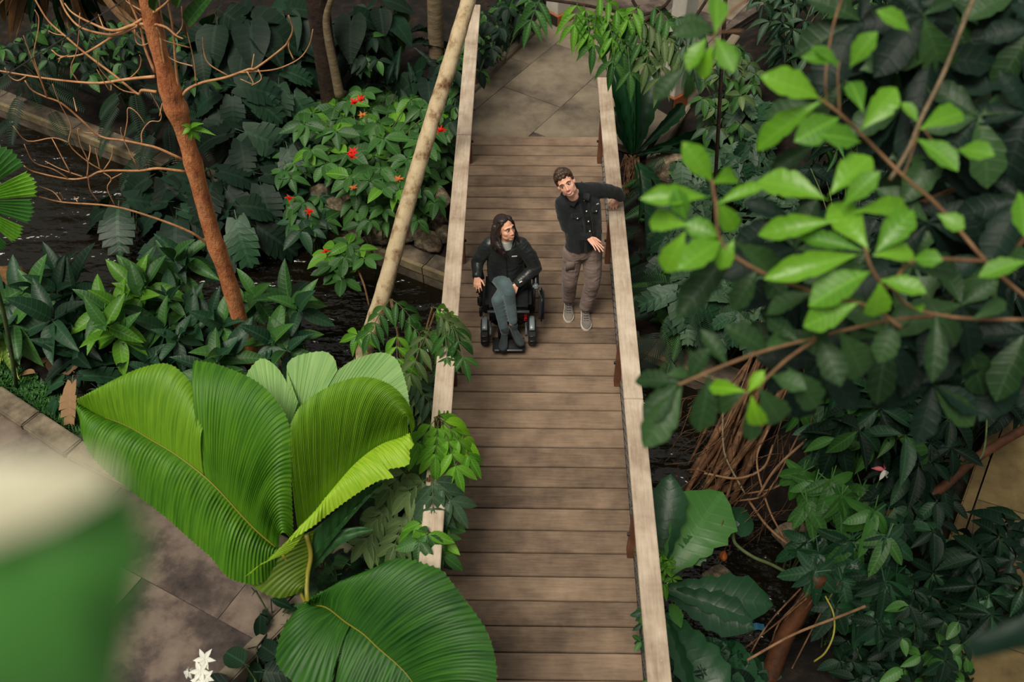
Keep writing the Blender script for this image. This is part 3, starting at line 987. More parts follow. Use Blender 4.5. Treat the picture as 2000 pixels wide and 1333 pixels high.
BR_ = [  # (branch polyline in crop pixels, depth lean, twigs)
    ([(1150, 1065), (980, 1045), (860, 1060), (640, 1060), (540, 1100), (420, 1110), (210, 1065), (150, 1030)], -0.35,
     [[(640, 1060), (540, 1000), (430, 895), (440, 780), (370, 640), (325, 520)], [(430, 885), (330, 855), (170, 875), (80, 780)], [(540, 1100), (545, 1000), (500, 900), (480, 800)],
      [(640, 1060), (690, 980), (697, 910)], [(860, 1050), (760, 850), (750, 790)], [(620, 1050), (600, 960), (590, 920)], [(440, 1080), (350, 910), (320, 855)],
      [(420, 1105), (330, 1050), (210, 1005), (150, 895)], [(640, 1070), (690, 1110), (665, 1170), (715, 1280)], [(545, 1100), (560, 1180), (610, 1250)], [(690, 1110), (755, 1075)], [(510, 1095), (380, 1050), (280, 1000)], [(545, 1010), (560, 930), (555, 900)]]),
    ([(1125, 985), (980, 920), (880, 895), (760, 870), (620, 845), (500, 740), (380, 640), (280, 600), (200, 560), (155, 500)], -0.2,
     [[(610, 830), (520, 820), (485, 795)], [(880, 895), (880, 820), (930, 755), (990, 750), (995, 690), (930, 570)], [(770, 860), (790, 750), (795, 670), (850, 700), (900, 770)], [(475, 690), (455, 605)],
      [(290, 600), (240, 450), (210, 340), (235, 200), (240, 110), (215, 60)], [(290, 590), (200, 370), (145, 220)], [(990, 720), (1005, 640)]]),
    ([(960, 475), (800, 490), (620, 515), (440, 505), (240, 480), (0, 440), (-120, 425)], 0.25,
     [[(480, 500), (440, 420), (480, 300), (495, 80)], [(160, 475), (110, 500), (60, 475), (30, 420)], [(690, 515), (680, 560), (600, 430)], [(800, 490), (860, 430), (875, 370), (865, 340)]]),
    ([(970, 570), (880, 560), (850, 580), (700, 460), (540, 340), (400, 220), (300, 130), (220, 0), (180, -80)], 0.35,
     [[(850, 580), (740, 550), (620, 430), (595, 320)], [(400, 220), (340, 210), (300, 190)]]),
    ([(920, 90), (850, 140), (740, 200), (600, 290), (500, 340), (380, 350), (320, 310)], 0.3, [[(380, 350), (360, 390)], [(430, 340), (360, 365)]]),
    ([(850, 160), (740, 210), (640, 210), (500, 170), (420, 90), (375, 0), (360, -60)], 0.4, [[(640, 170), (610, 90)]]),
    ([(840, 150), (700, 190), (560, 140), (450, 80), (400, 20)], 0.2, []),
    ([(870, 150), (950, 150), (1030, 170), (1090, 220), (1135, 240)], -0.15, [[(1090, 220), (1130, 160), (1125, 40)]]),
    ([(920, 90), (980, 60), (1050, 0), (1090, -60)], -0.2, [[(905, 80), (800, 20), (740, -40)], [(880, 110), (820, 40), (780, -60)]]),
    ([(1130, 595), (1170, 550), (1260, 510), (1400, 480), (1540, 430), (1590, 420), (1750, 300), (1790, 250), (1815, 180), (1788, 95)], -0.3,
     [[(1480, 450), (1680, 435), (1790, 400), (1870, 350), (1920, 270), (1940, 180)], [(1820, 370), (1790, 300), (1792, 250)], [(1415, 470), (1300, 400), (1265, 330), (1255, 230)],
      [(1215, 515), (1205, 400), (1185, 300), (1160, 200)], [(1195, 410), (1090, 380), (1010, 330)], [(1175, 295), (1080, 270), (1000, 240), (970, 170)], [(1530, 440), (1570, 520), (1490, 490)], [(1600, 430), (1620, 490), (1560, 530)], [(1560, 430), (1575, 335)]]),
    ([(1292, 1520), (1180, 1440), (950, 1350), (700, 1280), (390, 1255), (240, 1220)], -0.45, [[(385, 1255), (330, 1190), (240, 1155)], [(395, 1235), (370, 1195)], [(480, 1250), (460, 1220)]]),
    ([(1118, 645), (1090, 400), (1075, 200), (1045, 30), (1030, -60)], -0.1, []),
    ([(1060, 490), (1030, 300), (1000, 100), (985, -20)], 0.12, []),
    ([(1062, 620), (1020, 400), (990, 200), (965, 150)], -0.12, []),
    ([(960, 450), (900, 300), (870, 170), (800, 0), (790, -60)], 0.15, [[(835, 180), (845, 260), (890, 280), (965, 240)]]),
]
for pix, dy, tw in BR_:
    main = c1(pix)
    b = limb(main, 0.013, 0.005, dy, parent=tree)
    for t in tw:
        q = c1(t)
        # a twig starts at the depth its branch has there
        k = min(range(len(main)), key=lambda i: (main[i][0] - q[0][0]) ** 2 + (main[i][1] - q[0][1]) ** 2) / (len(main) - 1)
        limb(q, 0.0056, 0.0030, rng.uniform(-0.15, 0.15), 'twig', b, 'bare', dy * k)
# the tuft of fresh leaves on the trunk and the large green leaves at the crown
pf = tp(373, 252, -0.1)
for tx, ty in ((363, 243), (358, 258), (370, 272), (388, 272), (408, 256), (384, 240), (376, 245)):
    e = tp(tx, ty, -0.14); put(tree, T('lance', 'lf_bright'), pf, e - pf, (0, -.5, 1), (e - pf).length * 1.2, 0.045)
for (bx, by), (tx, ty), w in (((365, 48), (405, -15), 0.11), ((302, 22), (306, -40), 0.07), ((345, 14), (352, -30), 0.07)):
    a, e = tp(bx, by, -0.1), tp(tx, ty, -0.3); put(tree, T('ovate', 'lf_mid'), a, e - a, (0, -1, .6), (e - a).length, w)
a, e = tp(362, 40, -0.1), tp(364, 84, -0.1); put(tree, T('lance', 'lf_dead'), a, e - a, (0, -1, .3), (e - a).length, 0.03)

# ------------------------------------------------------------------ pale slender leaning trunk in front of the left handrail
sb = PZ(706, 712, -0.5)
lean = empty('leaning_trunk', sb, 'pale spotted slender palm trunk leaning across the stream to the left handrail', 'tree')
P_ = [sb]
for px, py, Yv in ((720, 660, 6.9), (752, 560, 7.15), (790, 420, 7.5), (832, 275, 7.9), (875, 135, 8.3), (915, 0, 8.7), (938, -80, 8.95)):
    P_.append(PY(px, py, Yv))
C_ = catmull(P_, 8)
MB().tube(C_, [0.088 - 0.022 * i / len(C_) + (0.004 if i % 4 == 0 else 0) for i in range(len(C_))], 12).build('trunk', M['pale_bark'], lean)

# far trunks
b0 = PZ(652, 222, 0.0)
dt = empty('palm_trunk', b0, 'dark palm trunk with a strip of pale brown sheath, rising behind the red flowered shrub', 'tree')
C_ = catmull([b0, PY(640, 140, b0.y + .05), PY(628, 60, b0.y + .1), PY(617, -30, b0.y + .15), PY(608, -90, b0.y + .2)], 6)
MB().tube(C_, 0.13, 12).build('trunk', M['dark_bark'], dt)
C_ = catmull([PY(664, 190, b0.y - .14), PY(652, 130, b0.y - .12), PY(640, 70, b0.y - .1), PY(638, 30, b0.y - .08), PY(654, -20, b0.y - .1)], 6)
MB().tube(C_, [0.06 - 0.03 * i / len(C_) for i in range(len(C_))], 8).build('sheath', M['tan_bark'], dt)
b0 = PZ(853, 118, 0.2)
dt = empty('palm_trunk', b0, 'straight tan ringed palm trunk left of the far end of the left handrail', 'tree')
C_ = [b0, PY(851, 60, b0.y), PY(850, 0, b0.y), PY(849, -70, b0.y)]
MB().tube(resample(C_, 22), [0.098 + (0.004 if i % 2 else 0) for i in range(22)], 14).build('trunk', M['tan_bark'], dt)
wv = [PY(0, 154, 5.4), PY(120, 78, 5.4), PY(250, -4, 5.4), PY(420, -110, 5.4)]
o = MB().tube([PY(-120, 228, 5.4)] + wv, 0.004, 5).build('support_wire', M['steel'])
tag(o, 'thin straight support wire crossing the upper left corner before the bare branches', 'wire')

# ------------------------------------------------------------------ left, beyond the stream
P = lambda *a, **k: shrub(*a, **k)
# dead fan fronds hanging in at the top left
h0 = PY(120, -170, 8.6)
fan = empty('dead_palm', (h0.x, h0.y, 0.2), 'hanging brown dead fan palm fronds at the top left behind the bare branches', 'palm')
MB().tube([h0 + V((0, .25, -.25)), h0, h0 + V((0, 0, .6))], 0.12, 10).build('trunk', M['dark_bark'], fan)
for k in range(54):
    x = -20 + k * 6.6 + rng.uniform(-8, 8)
    a = PY(110 + (x - 110) * 0.5, -70 + rng.uniform(-20, 30), 8.5 + rng.uniform(-.25, .25))
    e = PY(x - 25 + rng.uniform(-14, 14), rng.uniform(25, 75), 8.3 + rng.uniform(-.4, .3))
    put(fan, T('strap', rng.choice(['lf_dead', 'lf_dead', 'lf_ferndk'])), a, e - a, (0, -1, .4), (e - a).length, 0.07)

phi = [((440, 150), (500, 215), 'topmost dark lobed philodendron under the right hand bare branch'), ]
def rosette(px, py, z, label, kind, matk, n, L, wr, tilt, cat='plant', name='philodendron', up=0.5, petiole=True, group=None, zb=None, elev=(5, 70)):
    """leaves on long stalks that rise from one crown"""
    c = PZ(px, py, z)
    g = gz(c.x, c.y) if zb is None else zb
    pl = empty(name, (c.x, c.y, g), label, cat, group)
    crown = V((c.x, c.y, g + 0.05))
    tips, st = [], MB()
    mats = matk if isinstance(matk, (list, tuple)) else [matk]
    for i in range(n):
        az = 2.399 * i + rng.uniform(-.3, .3)
        k = (i + 0.7) / n
        rad = L * (0.15 + 0.85 * k)
        h = (z - g) * (1.05 - 0.55 * k * k) + rng.uniform(-.05, .05)
        p = V((c.x + rad * 0.75 * math.cos(az), c.y + rad * 0.75 * math.sin(az), g + max(0.06, h)))
        el = -math.radians(tilt * (0.4 + 0.9 * k) + rng.uniform(-12, 12))
        d = V((math.cos(az) * math.cos(el), math.sin(az) * math.cos(el), math.sin(el)))
        if petiole: st.tube(catmull([crown, crown.lerp(p, 0.5) + V((0, 0, 0.1 * rad)), p], 3), 0.0065, 4, False)
        l = L * rng.uniform(0.8, 1.15)
        put(pl, T(kind, rng.choice(mats)), p, d, V((rng.uniform(-.3, .3), -0.3 + rng.uniform(-.3, .2), 1)), l, l * wr * rng.uniform(.9, 1.1))
    if petiole: st.build('stem', M['stem'], pl)
    return pl

for a in [(455, 175, .55, 'dark lobed philodendron below the curled right tip of the bare branch', 10, .42),
          (545, 150, .5, 'dark lobed philodendron just left of the shaded rockery', 9, .42),
          (470, 265, .35, 'dark lobed philodendron midway between orange trunk and red flowered shrub', 11, .46),
          (560, 285, .3, 'lobed philodendron directly left of the red flowered shrub', 9, .4),
          (420, 345, .15, 'dark lobed philodendron right beside the orange trunk above the stream', 10, .46),
          (505, 345, .15, 'pale veined lobed philodendron over the ledge, left of the rockery stones', 9, .48),
          (320, 340, .05, 'dark lobed philodendron behind the orange trunk on its left side', 10, .46),
          (460, 415, -.02, 'lobed philodendron hanging over the water edge right of the orange trunk', 9, .46),
          (345, 410, -.05, 'lobed philodendron hanging over the water left of the orange trunk', 10, .5),
          (235, 390, -.1, 'single low lobed philodendron over the water under the lowest bare branch', 7, .46)]:
    rosette(a[0], a[1], a[2], a[3], 'lobed', ['lf_blue', 'lf_blue', 'lf_dark', 'lf_gindark'], a[4], a[5], 0.8, 34)
for a in [(265, 175, .4, 'dark fern clump at the left beyond the stream ledge'), (330, 230, .3, 'dark fern clump behind the knot of the orange trunk'), (390, 150, .5, 'dark fern in the gap right of the upper orange trunk'), (60, 140, .4, 'dark fern at the far left beyond the ledge corner')]:
    rosette(a[0], a[1], a[2], a[3], 'fern', ['lf_ferndk', 'lf_dark'], 13, .5, .9, 20, 'fern', 'fern', petiole=False)
for a in [(490, 45, 1.0, 'large dark elephant ear plant at the top edge, left of the dark trunk', 'heart', 12, .55),
          (560, 30, .9, 'large dark elephant ear plant at the top edge touching the dark trunk', 'heart', 11, .5),
          (430, 40, 1.0, 'dark broad leaved plant at the top edge right of the upper orange trunk', 'broad', 12, .5),
          (560, 95, .6, 'dark heart leaved plant above the shaded rockery', 'heart', 9, .42),
          (690, 40, .9, 'drooping dark veined elephant ear at the top right of the dark trunk', 'heart', 10, .45),
          (740, 15, .9, 'dark leafy plant at the top edge between the two palm trunks', 'broad', 12, .4),
          (835, 145, .4, 'round dark elephant ear leaves at the foot of the tan ringed trunk', 'heart', 7, .42),
          (735, 155, .2, 'dark leafy clump between dark trunk and leaning pale trunk', 'broad', 9, .36),
          (780, 165, .25, 'dark paddle leaved clump below the olive centred rosette', 'lance', 9, .42),
          (395, 95, .8, 'dark broad leaved plant between the bare twigs right of the trunk', 'broad', 10, .4)]:
    rosette(a[0], a[1], a[2], a[3], a[4], ['lf_dark', 'lf_blue'], a[5], a[6], .75 if a[4] != 'lance' else .3, 40, 'plant', 'elephant_ear' if a[4] == 'heart' else 'leafy_plant')
ro = rosette(788, 85, .5, 'dark rosette plant with an upright olive brown centre leaf at the top', 'nest', ['lf_dark', 'lf_blue'], 15, .5, .2, 18, 'plant', 'rosette_plant', petiole=False)
for k in range(3):
    c = PZ(785, 75, .5); put(ro, T('nest', 'lf_dull'), c - V((0, 0, .2)), (0.12 * (k - 1), .1, 1), (0, -1, 0.2), .55, .13)
for poly, lb in (([(-20, 60), (130, 30), (150, 110), (-20, 150)], 'dark narrow shrub at the far left behind the horizontal bare branch'),
                 ([(150, 40), (280, 40), (270, 150), (160, 150)], 'dark shrub under the hanging brown fronds left of the upper trunk'),
                 ([(330, 60), (420, 70), (420, 160), (350, 170)], 'dark shrub directly right of the upper orange trunk'),
                 ([(690, 60), (760, 60), (760, 120), (700, 125)], 'thin leaved dark plant above the bare patch of leaf litter'),
                 ([(895, 40), (1050, -10), (1050, 30), (960, 110), (935, 150)], 'dark bushy shrub behind the far end of the left handrail'),
                 ([(860, 150), (905, 60), (905, 150), (880, 240)], 'dark narrow shrub between leaning trunk and left handrail'),
                 ([(980, -30), (1035, -40), (1035, 0), (990, 25)], 'dark bushy shrub at the top edge left of the pale column')):
    shrub('dark_shrub', lb, 'shrub', spread(poly, 26, (.15, .8), 14), [T('ovate', 'lf_dark'), T('ovate', 'lf_dark'), T('ovate', 'lf_mid')], (5, 7), .19, .5, 22)

# red flowered shrub
def flower(pl, c, n=7, L=.06, m='lf_red'):
    for k in range(n):
        az = k * 2.4; el = rng.uniform(.3, 1.2)
        put(pl, T('lance', m), c, (math.cos(az) * math.cos(el), math.sin(az) * math.cos(el), math.sin(el)), (0, -.3, 1), L * (.7 + .3 * (k % 3)), L * .30, 'petal')
sp = spread([(590, 235), (640, 190), (720, 180), (800, 165), (860, 210), (850, 270), (830, 330), (780, 370), (700, 375), (640, 330), (600, 290)], 48, (.1, .6), 26)
b0 = PZ(725, 330, -.1)
rs = shrub('flowering_shrub', 'glossy green shrub with red flowers between the rockery and the leaning pale trunk', 'shrub', sp, [T('ovate', 'lf_mid'), T('ovate', 'lf_mid'), T('oval', 'lf_mid'), T('ovate', 'lf_gin'), T('oval', 'lf_gin'), T('ovate', 'lf_bright')], (6, 8), .25, .5, 12, base=V((b0.x, b0.y, gz(b0.x, b0.y))))
for x, y, z, m in ((704, 198, .78, 'lf_red'), (692, 203, .78, 'lf_red'), (689, 300, .70, 'lf_red'), (687, 308, .70, 'lf_red'), (860, 258, .66, 'lf_red'), (708, 228, .76, 'lf_orange'), (778, 352, .55, 'lf_orange'), (690, 370, .5, 'lf_orange')):
    flower(rs, PZ(x, y, z), 16, .065 if m == 'lf_red' else .055, m)
sp = spread([(560, 380), (600, 370), (650, 395), (640, 440), (600, 465), (565, 430)], 15, (-.1, .15), 20)
rs = shrub('flowering_shrub', 'low red flowered shrub hanging over the ledge left of the rockery stones', 'shrub', sp, [T('ovate', 'lf_mid'), T('ovate', 'lf_gindark')], (5, 7), .22, .5, 16)
for x, y in ((566, 390), (605, 415)): flower(rs, PZ(x, y, .16), 8, .065)
b0 = PZ(722, 602, -.3)
sp = [PZ(x, y, z) for x, y, z in ((655, 485, .2), (672, 502, .22), (700, 488, .22), (640, 500, .15), (652, 530, .1), (668, 545, .05), (712, 505, .2), (680, 478, .25), (648, 515, .18))]
rs = empty('flowering_shrub', b0, 'thin stemmed red flowered sprig leaning over the water beside the leaning trunk', 'shrub')
MB().tube(catmull([b0, PZ(712, 560, -.05), PZ(698, 520, .1), sp[2]], 4), .011, 6).build('stem', M['twig'], rs)
stems(rs, PZ(698, 520, .1), sp, .006, 'stem', 'twig')
for c in sp: whorl(rs, [T('oval', 'lf_mid'), T('ovate', 'lf_bright'), T('oval', 'lf_mid')], c, 6, .20, .52, 10)
flower(rs, PZ(637, 494, .25), 8, .06)
for poly, lb, mt in (([(680, 385), (740, 380), (760, 430), (700, 440)], 'small leafy plant growing among the rockery stones left of the leaning trunk', 'lf_mid'),
                 ([(800, 380), (850, 340), (858, 400), (815, 440)], 'small leafy plant among the rockery stones beside the left handrail', 'lf_mid'),
                 ([(540, 300), (600, 290), (600, 350), (555, 350)], 'small variegated plant above the left end of the rockery stones', 'lf_gin'),
                 ([(840, 260), (880, 250), (880, 330), (850, 330)], 'leafy green shrub squeezed between leaning trunk and left handrail', 'lf_mid')):
    shrub('leafy_plant', lb, 'plant', spread(poly, 8, (.0, .3), 18), T('ovate', mt), (5, 6), .2, .5, 14)

# ------------------------------------------------------------------ left, near bank
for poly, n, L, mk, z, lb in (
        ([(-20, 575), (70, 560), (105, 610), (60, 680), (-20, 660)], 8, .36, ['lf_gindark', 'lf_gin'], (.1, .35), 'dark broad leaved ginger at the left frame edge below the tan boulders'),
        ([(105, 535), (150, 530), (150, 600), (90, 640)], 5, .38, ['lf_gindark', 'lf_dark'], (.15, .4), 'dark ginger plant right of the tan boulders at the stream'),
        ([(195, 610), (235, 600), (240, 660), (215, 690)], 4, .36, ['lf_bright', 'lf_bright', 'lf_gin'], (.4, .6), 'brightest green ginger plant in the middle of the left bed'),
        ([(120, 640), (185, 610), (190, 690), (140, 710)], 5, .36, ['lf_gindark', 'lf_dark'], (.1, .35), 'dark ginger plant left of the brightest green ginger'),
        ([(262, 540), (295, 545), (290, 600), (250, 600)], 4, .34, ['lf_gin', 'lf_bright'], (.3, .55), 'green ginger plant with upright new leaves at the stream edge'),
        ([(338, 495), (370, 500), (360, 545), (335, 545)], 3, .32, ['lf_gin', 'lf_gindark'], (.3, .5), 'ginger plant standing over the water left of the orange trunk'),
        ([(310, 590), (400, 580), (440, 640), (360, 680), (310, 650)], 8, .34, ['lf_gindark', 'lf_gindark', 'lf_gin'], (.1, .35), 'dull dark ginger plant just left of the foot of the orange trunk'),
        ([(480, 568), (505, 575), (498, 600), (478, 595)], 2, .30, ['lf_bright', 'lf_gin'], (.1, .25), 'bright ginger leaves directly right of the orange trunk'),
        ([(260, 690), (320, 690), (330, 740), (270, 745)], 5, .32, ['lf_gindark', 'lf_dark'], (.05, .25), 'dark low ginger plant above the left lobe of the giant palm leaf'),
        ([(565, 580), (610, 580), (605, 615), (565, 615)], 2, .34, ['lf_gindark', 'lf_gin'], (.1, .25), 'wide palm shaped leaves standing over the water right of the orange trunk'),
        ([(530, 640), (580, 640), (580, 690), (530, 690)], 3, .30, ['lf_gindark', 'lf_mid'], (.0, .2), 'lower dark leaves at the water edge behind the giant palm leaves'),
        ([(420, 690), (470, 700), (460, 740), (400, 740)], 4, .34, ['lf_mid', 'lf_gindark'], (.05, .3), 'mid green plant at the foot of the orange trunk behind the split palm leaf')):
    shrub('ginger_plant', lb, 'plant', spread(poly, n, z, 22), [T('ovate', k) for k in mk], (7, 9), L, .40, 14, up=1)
shrub('variegated_plant', 'yellow green variegated plant at the left frame edge', 'plant', spread([(-15, 620), (25, 615), (30, 680), (-15, 700)], 5, (.05, .2), 18), T('lance', 'lf_var'), 7, .28, .3, 20)
rosette(150, 735, .1, 'half withered fern with brown tipped leaves above the mossy kerb', 'cut', ['lf_gindark', 'lf_dead'], 8, .36, .5, 30, 'fern', 'fern')
# dry leaves lying on the bed
for k, (x, y) in enumerate([(75, 700), (62, 715), (92, 690), (120, 720)]):
    c = PZ(x, y, 0); c.z = gz(c.x, c.y) + .05
    o = bpy.data.objects.new('fallen_leaf', T('ovate', 'lf_dead')); link(o)
    o.location = c; o.scale = (.09, .16, .2); o.rotation_euler = (rng.uniform(-.3, .3), .2, k * 1.7)
    tag(o, 'curled brown fallen leaf on soil above the moss, ' + ['leftmost but one', 'leftmost of four', 'second from right', 'rightmost of four'][k], 'leaf')
# moss along the kerb: nobody could count it
ms = MB()
for k in range(2600):
    x, y = rng.uniform(-40, 185), 0
    y = 735 + x * 0.63 - rng.uniform(0, 62) + 8
    c = PZ(x, y, 0.0); c.z = gz(c.x, c.y) + 0.02
    a = rng.uniform(0, 6.28); l = rng.uniform(.02, .05)
    d = V((math.cos(a), math.sin(a), rng.uniform(.3, 1.2))) * l
    s = V((-math.sin(a), math.cos(a), 0)) * l * .28
    ms.add([c - s, c + s, c + d], [(0, 1, 2)], [(.4, .3), (.6, .3), (.5, .9)])
o = ms.build('moss', M['lf_fern'])
tag(o, 'low feathery moss growing along the kerb of the planting bed', 'moss', kind='stuff')

# fan palm leaf at the left frame edge
fb = PY(-62, 396, 6.0)
fp = empty('fan_palm', (fb.x, fb.y, gz(fb.x, fb.y)), 'green pleated fan palm leaf reaching in at the left frame edge', 'palm')
MB().tube(catmull([V((fb.x - .5, fb.y + .1, gz(fb.x, fb.y))), V((fb.x - .2, fb.y + .05, fb.z - 1.2)), fb], 4), .02, 6).build('stem', M['stem'], fp)
def wedge(c, a0, a1, R, mat, n=6, lift=0.0):
    vs, uv, fs = [], [], []
    for i in range(2 * n + 1):
        a = math.radians(a0 + (a1 - a0) * i / (2 * n))
        for rr in (0.03, 0.35, 0.7, 1.0):
            r_ = R * rr * (1 - .05 * abs(i - n) / n - (.04 if i % 2 and rr == 1.0 else 0))
            h = (.022 if i % 2 else -.022) * min(1, rr * 1.5) * R - .16 * rr * rr * R + lift * rr
            vs.append(c + V((1, 0, 0)) * (math.cos(a) * r_) + UP * (math.sin(a) * r_) - FW * h)
            uv.append((0.1 + i * .02, rr * .98))
    for i in range(2 * n):
        for k in range(3):
            q = i * 4 + k
            fs.append((q, q + 1, q + 5, q + 4))
    return mesh_data('leaf_blade', vs, fs, M[mat], False, uv)
for k, (a0, a1, mt) in enumerate(((38, 72, 'lf_nest'), (8, 34, 'lf_bright'), (-20, 5, 'lf_nest'), (-44, -24, 'lf_bright'), (-62, -49, 'lf_nest'), (-84, -68, 'lf_nest'))):
    part('leaf_blade', wedge(fb, a0, a1, .52 - .02 * k, mt, 6, rng.uniform(-.04, .04)), fp)
# ------------------------------------------------------------------ giant pleated palm in the left foreground
def pleat_mat(name, lo, hi, trans=0.3, rough=0.5):
    m = NT(name)
    uv = m.n('UVMap'); sp = m.n('SeparateXYZ'); m.l(uv.outputs[0], sp.inputs[0])
    cx = m.n('CombineXYZ'); m.l(m.math('MULTIPLY', sp.outputs[0], 60.0), cx.inputs[0]); m.l(m.math('MULTIPLY', sp.outputs[1], 1.5), cx.inputs[1])
    st = m.noise(cx.outputs[0], 1.0, 3, 0.6)
    bl = m.noise(m.coord('Object'), 2.2, 3, 0.5)
    f = m.math('ADD', m.math('MULTIPLY', m.math('SUBTRACT', st, 0.3), 1.7), m.math('MULTIPLY', m.math('SUBTRACT', bl, 0.3), 0.7))
    c = m.mix(m.math('SUBTRACT', f, 0.1), lo, hi)
    ed = m.math('GREATER_THAN', m.math('ADD', sp.outputs[1], m.math('MULTIPLY', m.noise(m.coord('Object'), 40, 2), 0.03)), 1.016)
    c = m.mix(ed, c, lin(176, 158, 84))
    m.col(c); m.rough(rough)
    m.b.inputs['Specular IOR Level'].default_value = 0.4
    m.bump(st, 0.25, 0.008)
    tr = m.n('BsdfTranslucent'); m.l(m.mix(1.0, c, (1.3, 1.35, .4, 1), 'MULTIPLY'), tr.inputs[0])
    ms = m.n('MixShader'); ms.inputs[0].default_value = trans
    m.l(m.b.outputs[0], ms.inputs[1]); m.l(tr.outputs[0], ms.inputs[2]); m.l(ms.outputs[0], m.out.inputs[0])
    return m.m
M['pl_green'] = pleat_mat('palm_green', lin(44, 100, 14), lin(108, 160, 34))
M['pl_light'] = pleat_mat('palm_light_green', lin(72, 124, 14), lin(140, 182, 42))
M['pl_lime'] = pleat_mat('palm_lime', lin(132, 180, 26), lin(186, 214, 66))
M['pl_pale'] = pleat_mat('palm_pale', lin(92, 140, 66), lin(150, 186, 108), 0.2)
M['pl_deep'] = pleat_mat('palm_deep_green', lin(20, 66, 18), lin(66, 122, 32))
M['pl_olive'] = pleat_mat('palm_olive', lin(64, 92, 16), lin(108, 134, 30), 0.25)
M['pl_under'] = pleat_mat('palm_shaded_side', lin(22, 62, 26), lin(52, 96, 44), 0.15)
M['kerb_pale'] = mottled('pale_concrete', [(0.3, lin(110, 108, 84)), (0.6, lin(160, 156, 128)), (0.8, lin(186, 180, 154))], 6, 0.9, 0.6, 0.012, rnd=5)
M['petiole'] = plain('palm_petiole', lin(128, 122, 40), 0.5)

def blade(plant, mid, edge, n, mat, bulge=0.0, amp=0.010, name='leaf_blade', cols=9, tooth=0.005, k=6):
    A = resample(catmull([PZ(*p) for p in mid], k), n * 4 + 1)
    B = resample(catmull([PZ(*p) for p in edge], k), n * 4 + 1)
    R = n * 4 + 1
    grid = [[None] * (cols + 1) for _ in range(R)]
    for i in range(R):
        for j in range(cols + 1):
            s = j / cols
            grid[i][j] = A[i].lerp(B[i], s) + V((0, 0, bulge * 4 * s * (1 - s)))
    vs, uv, fs = [], [], []
    tri = (0, 1, 0, -1)
    for i in range(R):
        for j in range(cols + 1):
            s = j / cols
            p = grid[i][j]
            du = grid[min(R - 1, i + 1)][j] - grid[max(0, i - 1)][j]
            dv = grid[i][min(cols, j + 1)] - grid[i][max(0, j - 1)]
            nn = du.cross(dv)
            if nn.length > 1e-9: nn.normalize()
            if nn.z < 0: nn = -nn
            a = amp * min(1, s * 4.5) * (1.35 - 1.0 * s) * (1 + .9 * noise.noise(V((i * .11, s * 1.5, n)))) * tri[i % 4]
            q = p + nn * a
            if j == cols and dv.length > 1e-6: q = q + dv.normalized() * tooth * (1 if i % 4 in (1,) else 0)
            vs.append(q); uv.append((i / R * n / 30, s))
    for i in range(R - 1):
        for j in range(cols):
            a = i * (cols + 1) + j
            fs.append((a, a + 1, a + cols + 2, a + cols + 1))
    return part(name, mesh_data(name, vs, fs, M[mat], True, uv), plant)

cr = PZ(603, 1184, .6)
gp = empty('giant_palm', (cr.x, cr.y, gz(cr.x, cr.y)), 'low palm with giant undivided pleated leaves in bright green left of the bridge', 'palm')
MB().tube(catmull([V((cr.x, cr.y, gz(cr.x, cr.y))), cr, PZ(600, 1130, .72), PZ(607, 1085, .85), PZ(598, 1045, 1.0)], 4), .017, 8).build('stem', M['petiole'], gp)
MB().tube(catmull([PZ(598, 1180, .55), PZ(588, 1160, .62), PZ(575, 1120, .75), PZ(548, 1078, .95)], 4), .013, 8).build('stem', M['petiole'], gp)
A1 = [(545, 1076, .95), (490, 1027, 1.15), (415, 946, 1.4), (400, 932, 1.43)]
A2 = [(398, 930, 1.43), (348, 892, 1.5), (290, 857, 1.52), (240, 829, 1.5), (160, 802, 1.42)]
blade(gp, A1, [(574, 1062, 1.02), (569, 950, 1.48), (567, 845, 1.82), (545, 790, 1.94), (500, 745, 2.0), (430, 714, 2.0), (379, 704, 1.96)], 50, 'pl_green', .18, .012)
blade(gp, A2, [(401, 835, 1.74), (392, 788, 1.82), (366, 740, 1.9), (330, 712, 1.95), (285, 716, 1.9), (235, 736, 1.8), (188, 768, 1.62), (160, 799, 1.45)], 46, 'pl_light', .12, .005)
A3 = [(545, 1076, .95), (490, 1027, 1.15), (415, 946, 1.4), (348, 892, 1.5), (290, 857, 1.52), (240, 829, 1.5), (160, 802, 1.42)]
blade(gp, A3, [(540, 1118, .8), (505, 1141, .82), (470, 1138, .88), (440, 1124, .95), (412, 1090, 1.02), (361, 1045, 1.1), (320, 1008, 1.18), (260, 962, 1.25), (190, 905, 1.35), (164, 862, 1.4), (157, 815, 1.42)], 70, 'pl_green', .10, .012)
MB().tube(catmull([PZ(x, y, z + .006) for x, y, z in A3], 5), [.006 - .004 * i / 30 for i in range(31)], 6).build('midrib', M['petiole'], gp)
B1 = [(585, 1056, .98), (625, 988, 1.15), (661, 942, 1.3), (700, 900, 1.42), (745, 868, 1.5), (798, 851, 1.53)]
blade(gp, B1, [(567, 830, 1.84), (590, 790, 1.93), (650, 752, 2.0), (710, 737, 2.02), (762, 752, 1.97), (797, 788, 1.82), (810, 828, 1.66), (803, 849, 1.56)], 72, 'pl_light', .20, .009)
B2 = [(560, 1082, 1.04), (585, 1056, 1.08), (625, 988, 1.22), (661, 942, 1.35), (700, 900, 1.44), (745, 868, 1.52), (798, 851, 1.55)]
blade(gp, B2, [(478, 1128, 1.0), (512, 1104, 1.04), (560, 1062, 1.12), (612, 1028, 1.18), (640, 1006, 1.18), (692, 968, 1.3), (738, 940, 1.4), (768, 933, 1.44), (757, 918, 1.46), (797, 908, 1.5), (800, 880, 1.53), (808, 870, 1.55), (803, 853, 1.55)], 44, 'pl_lime', .035, .007, tooth=.006)
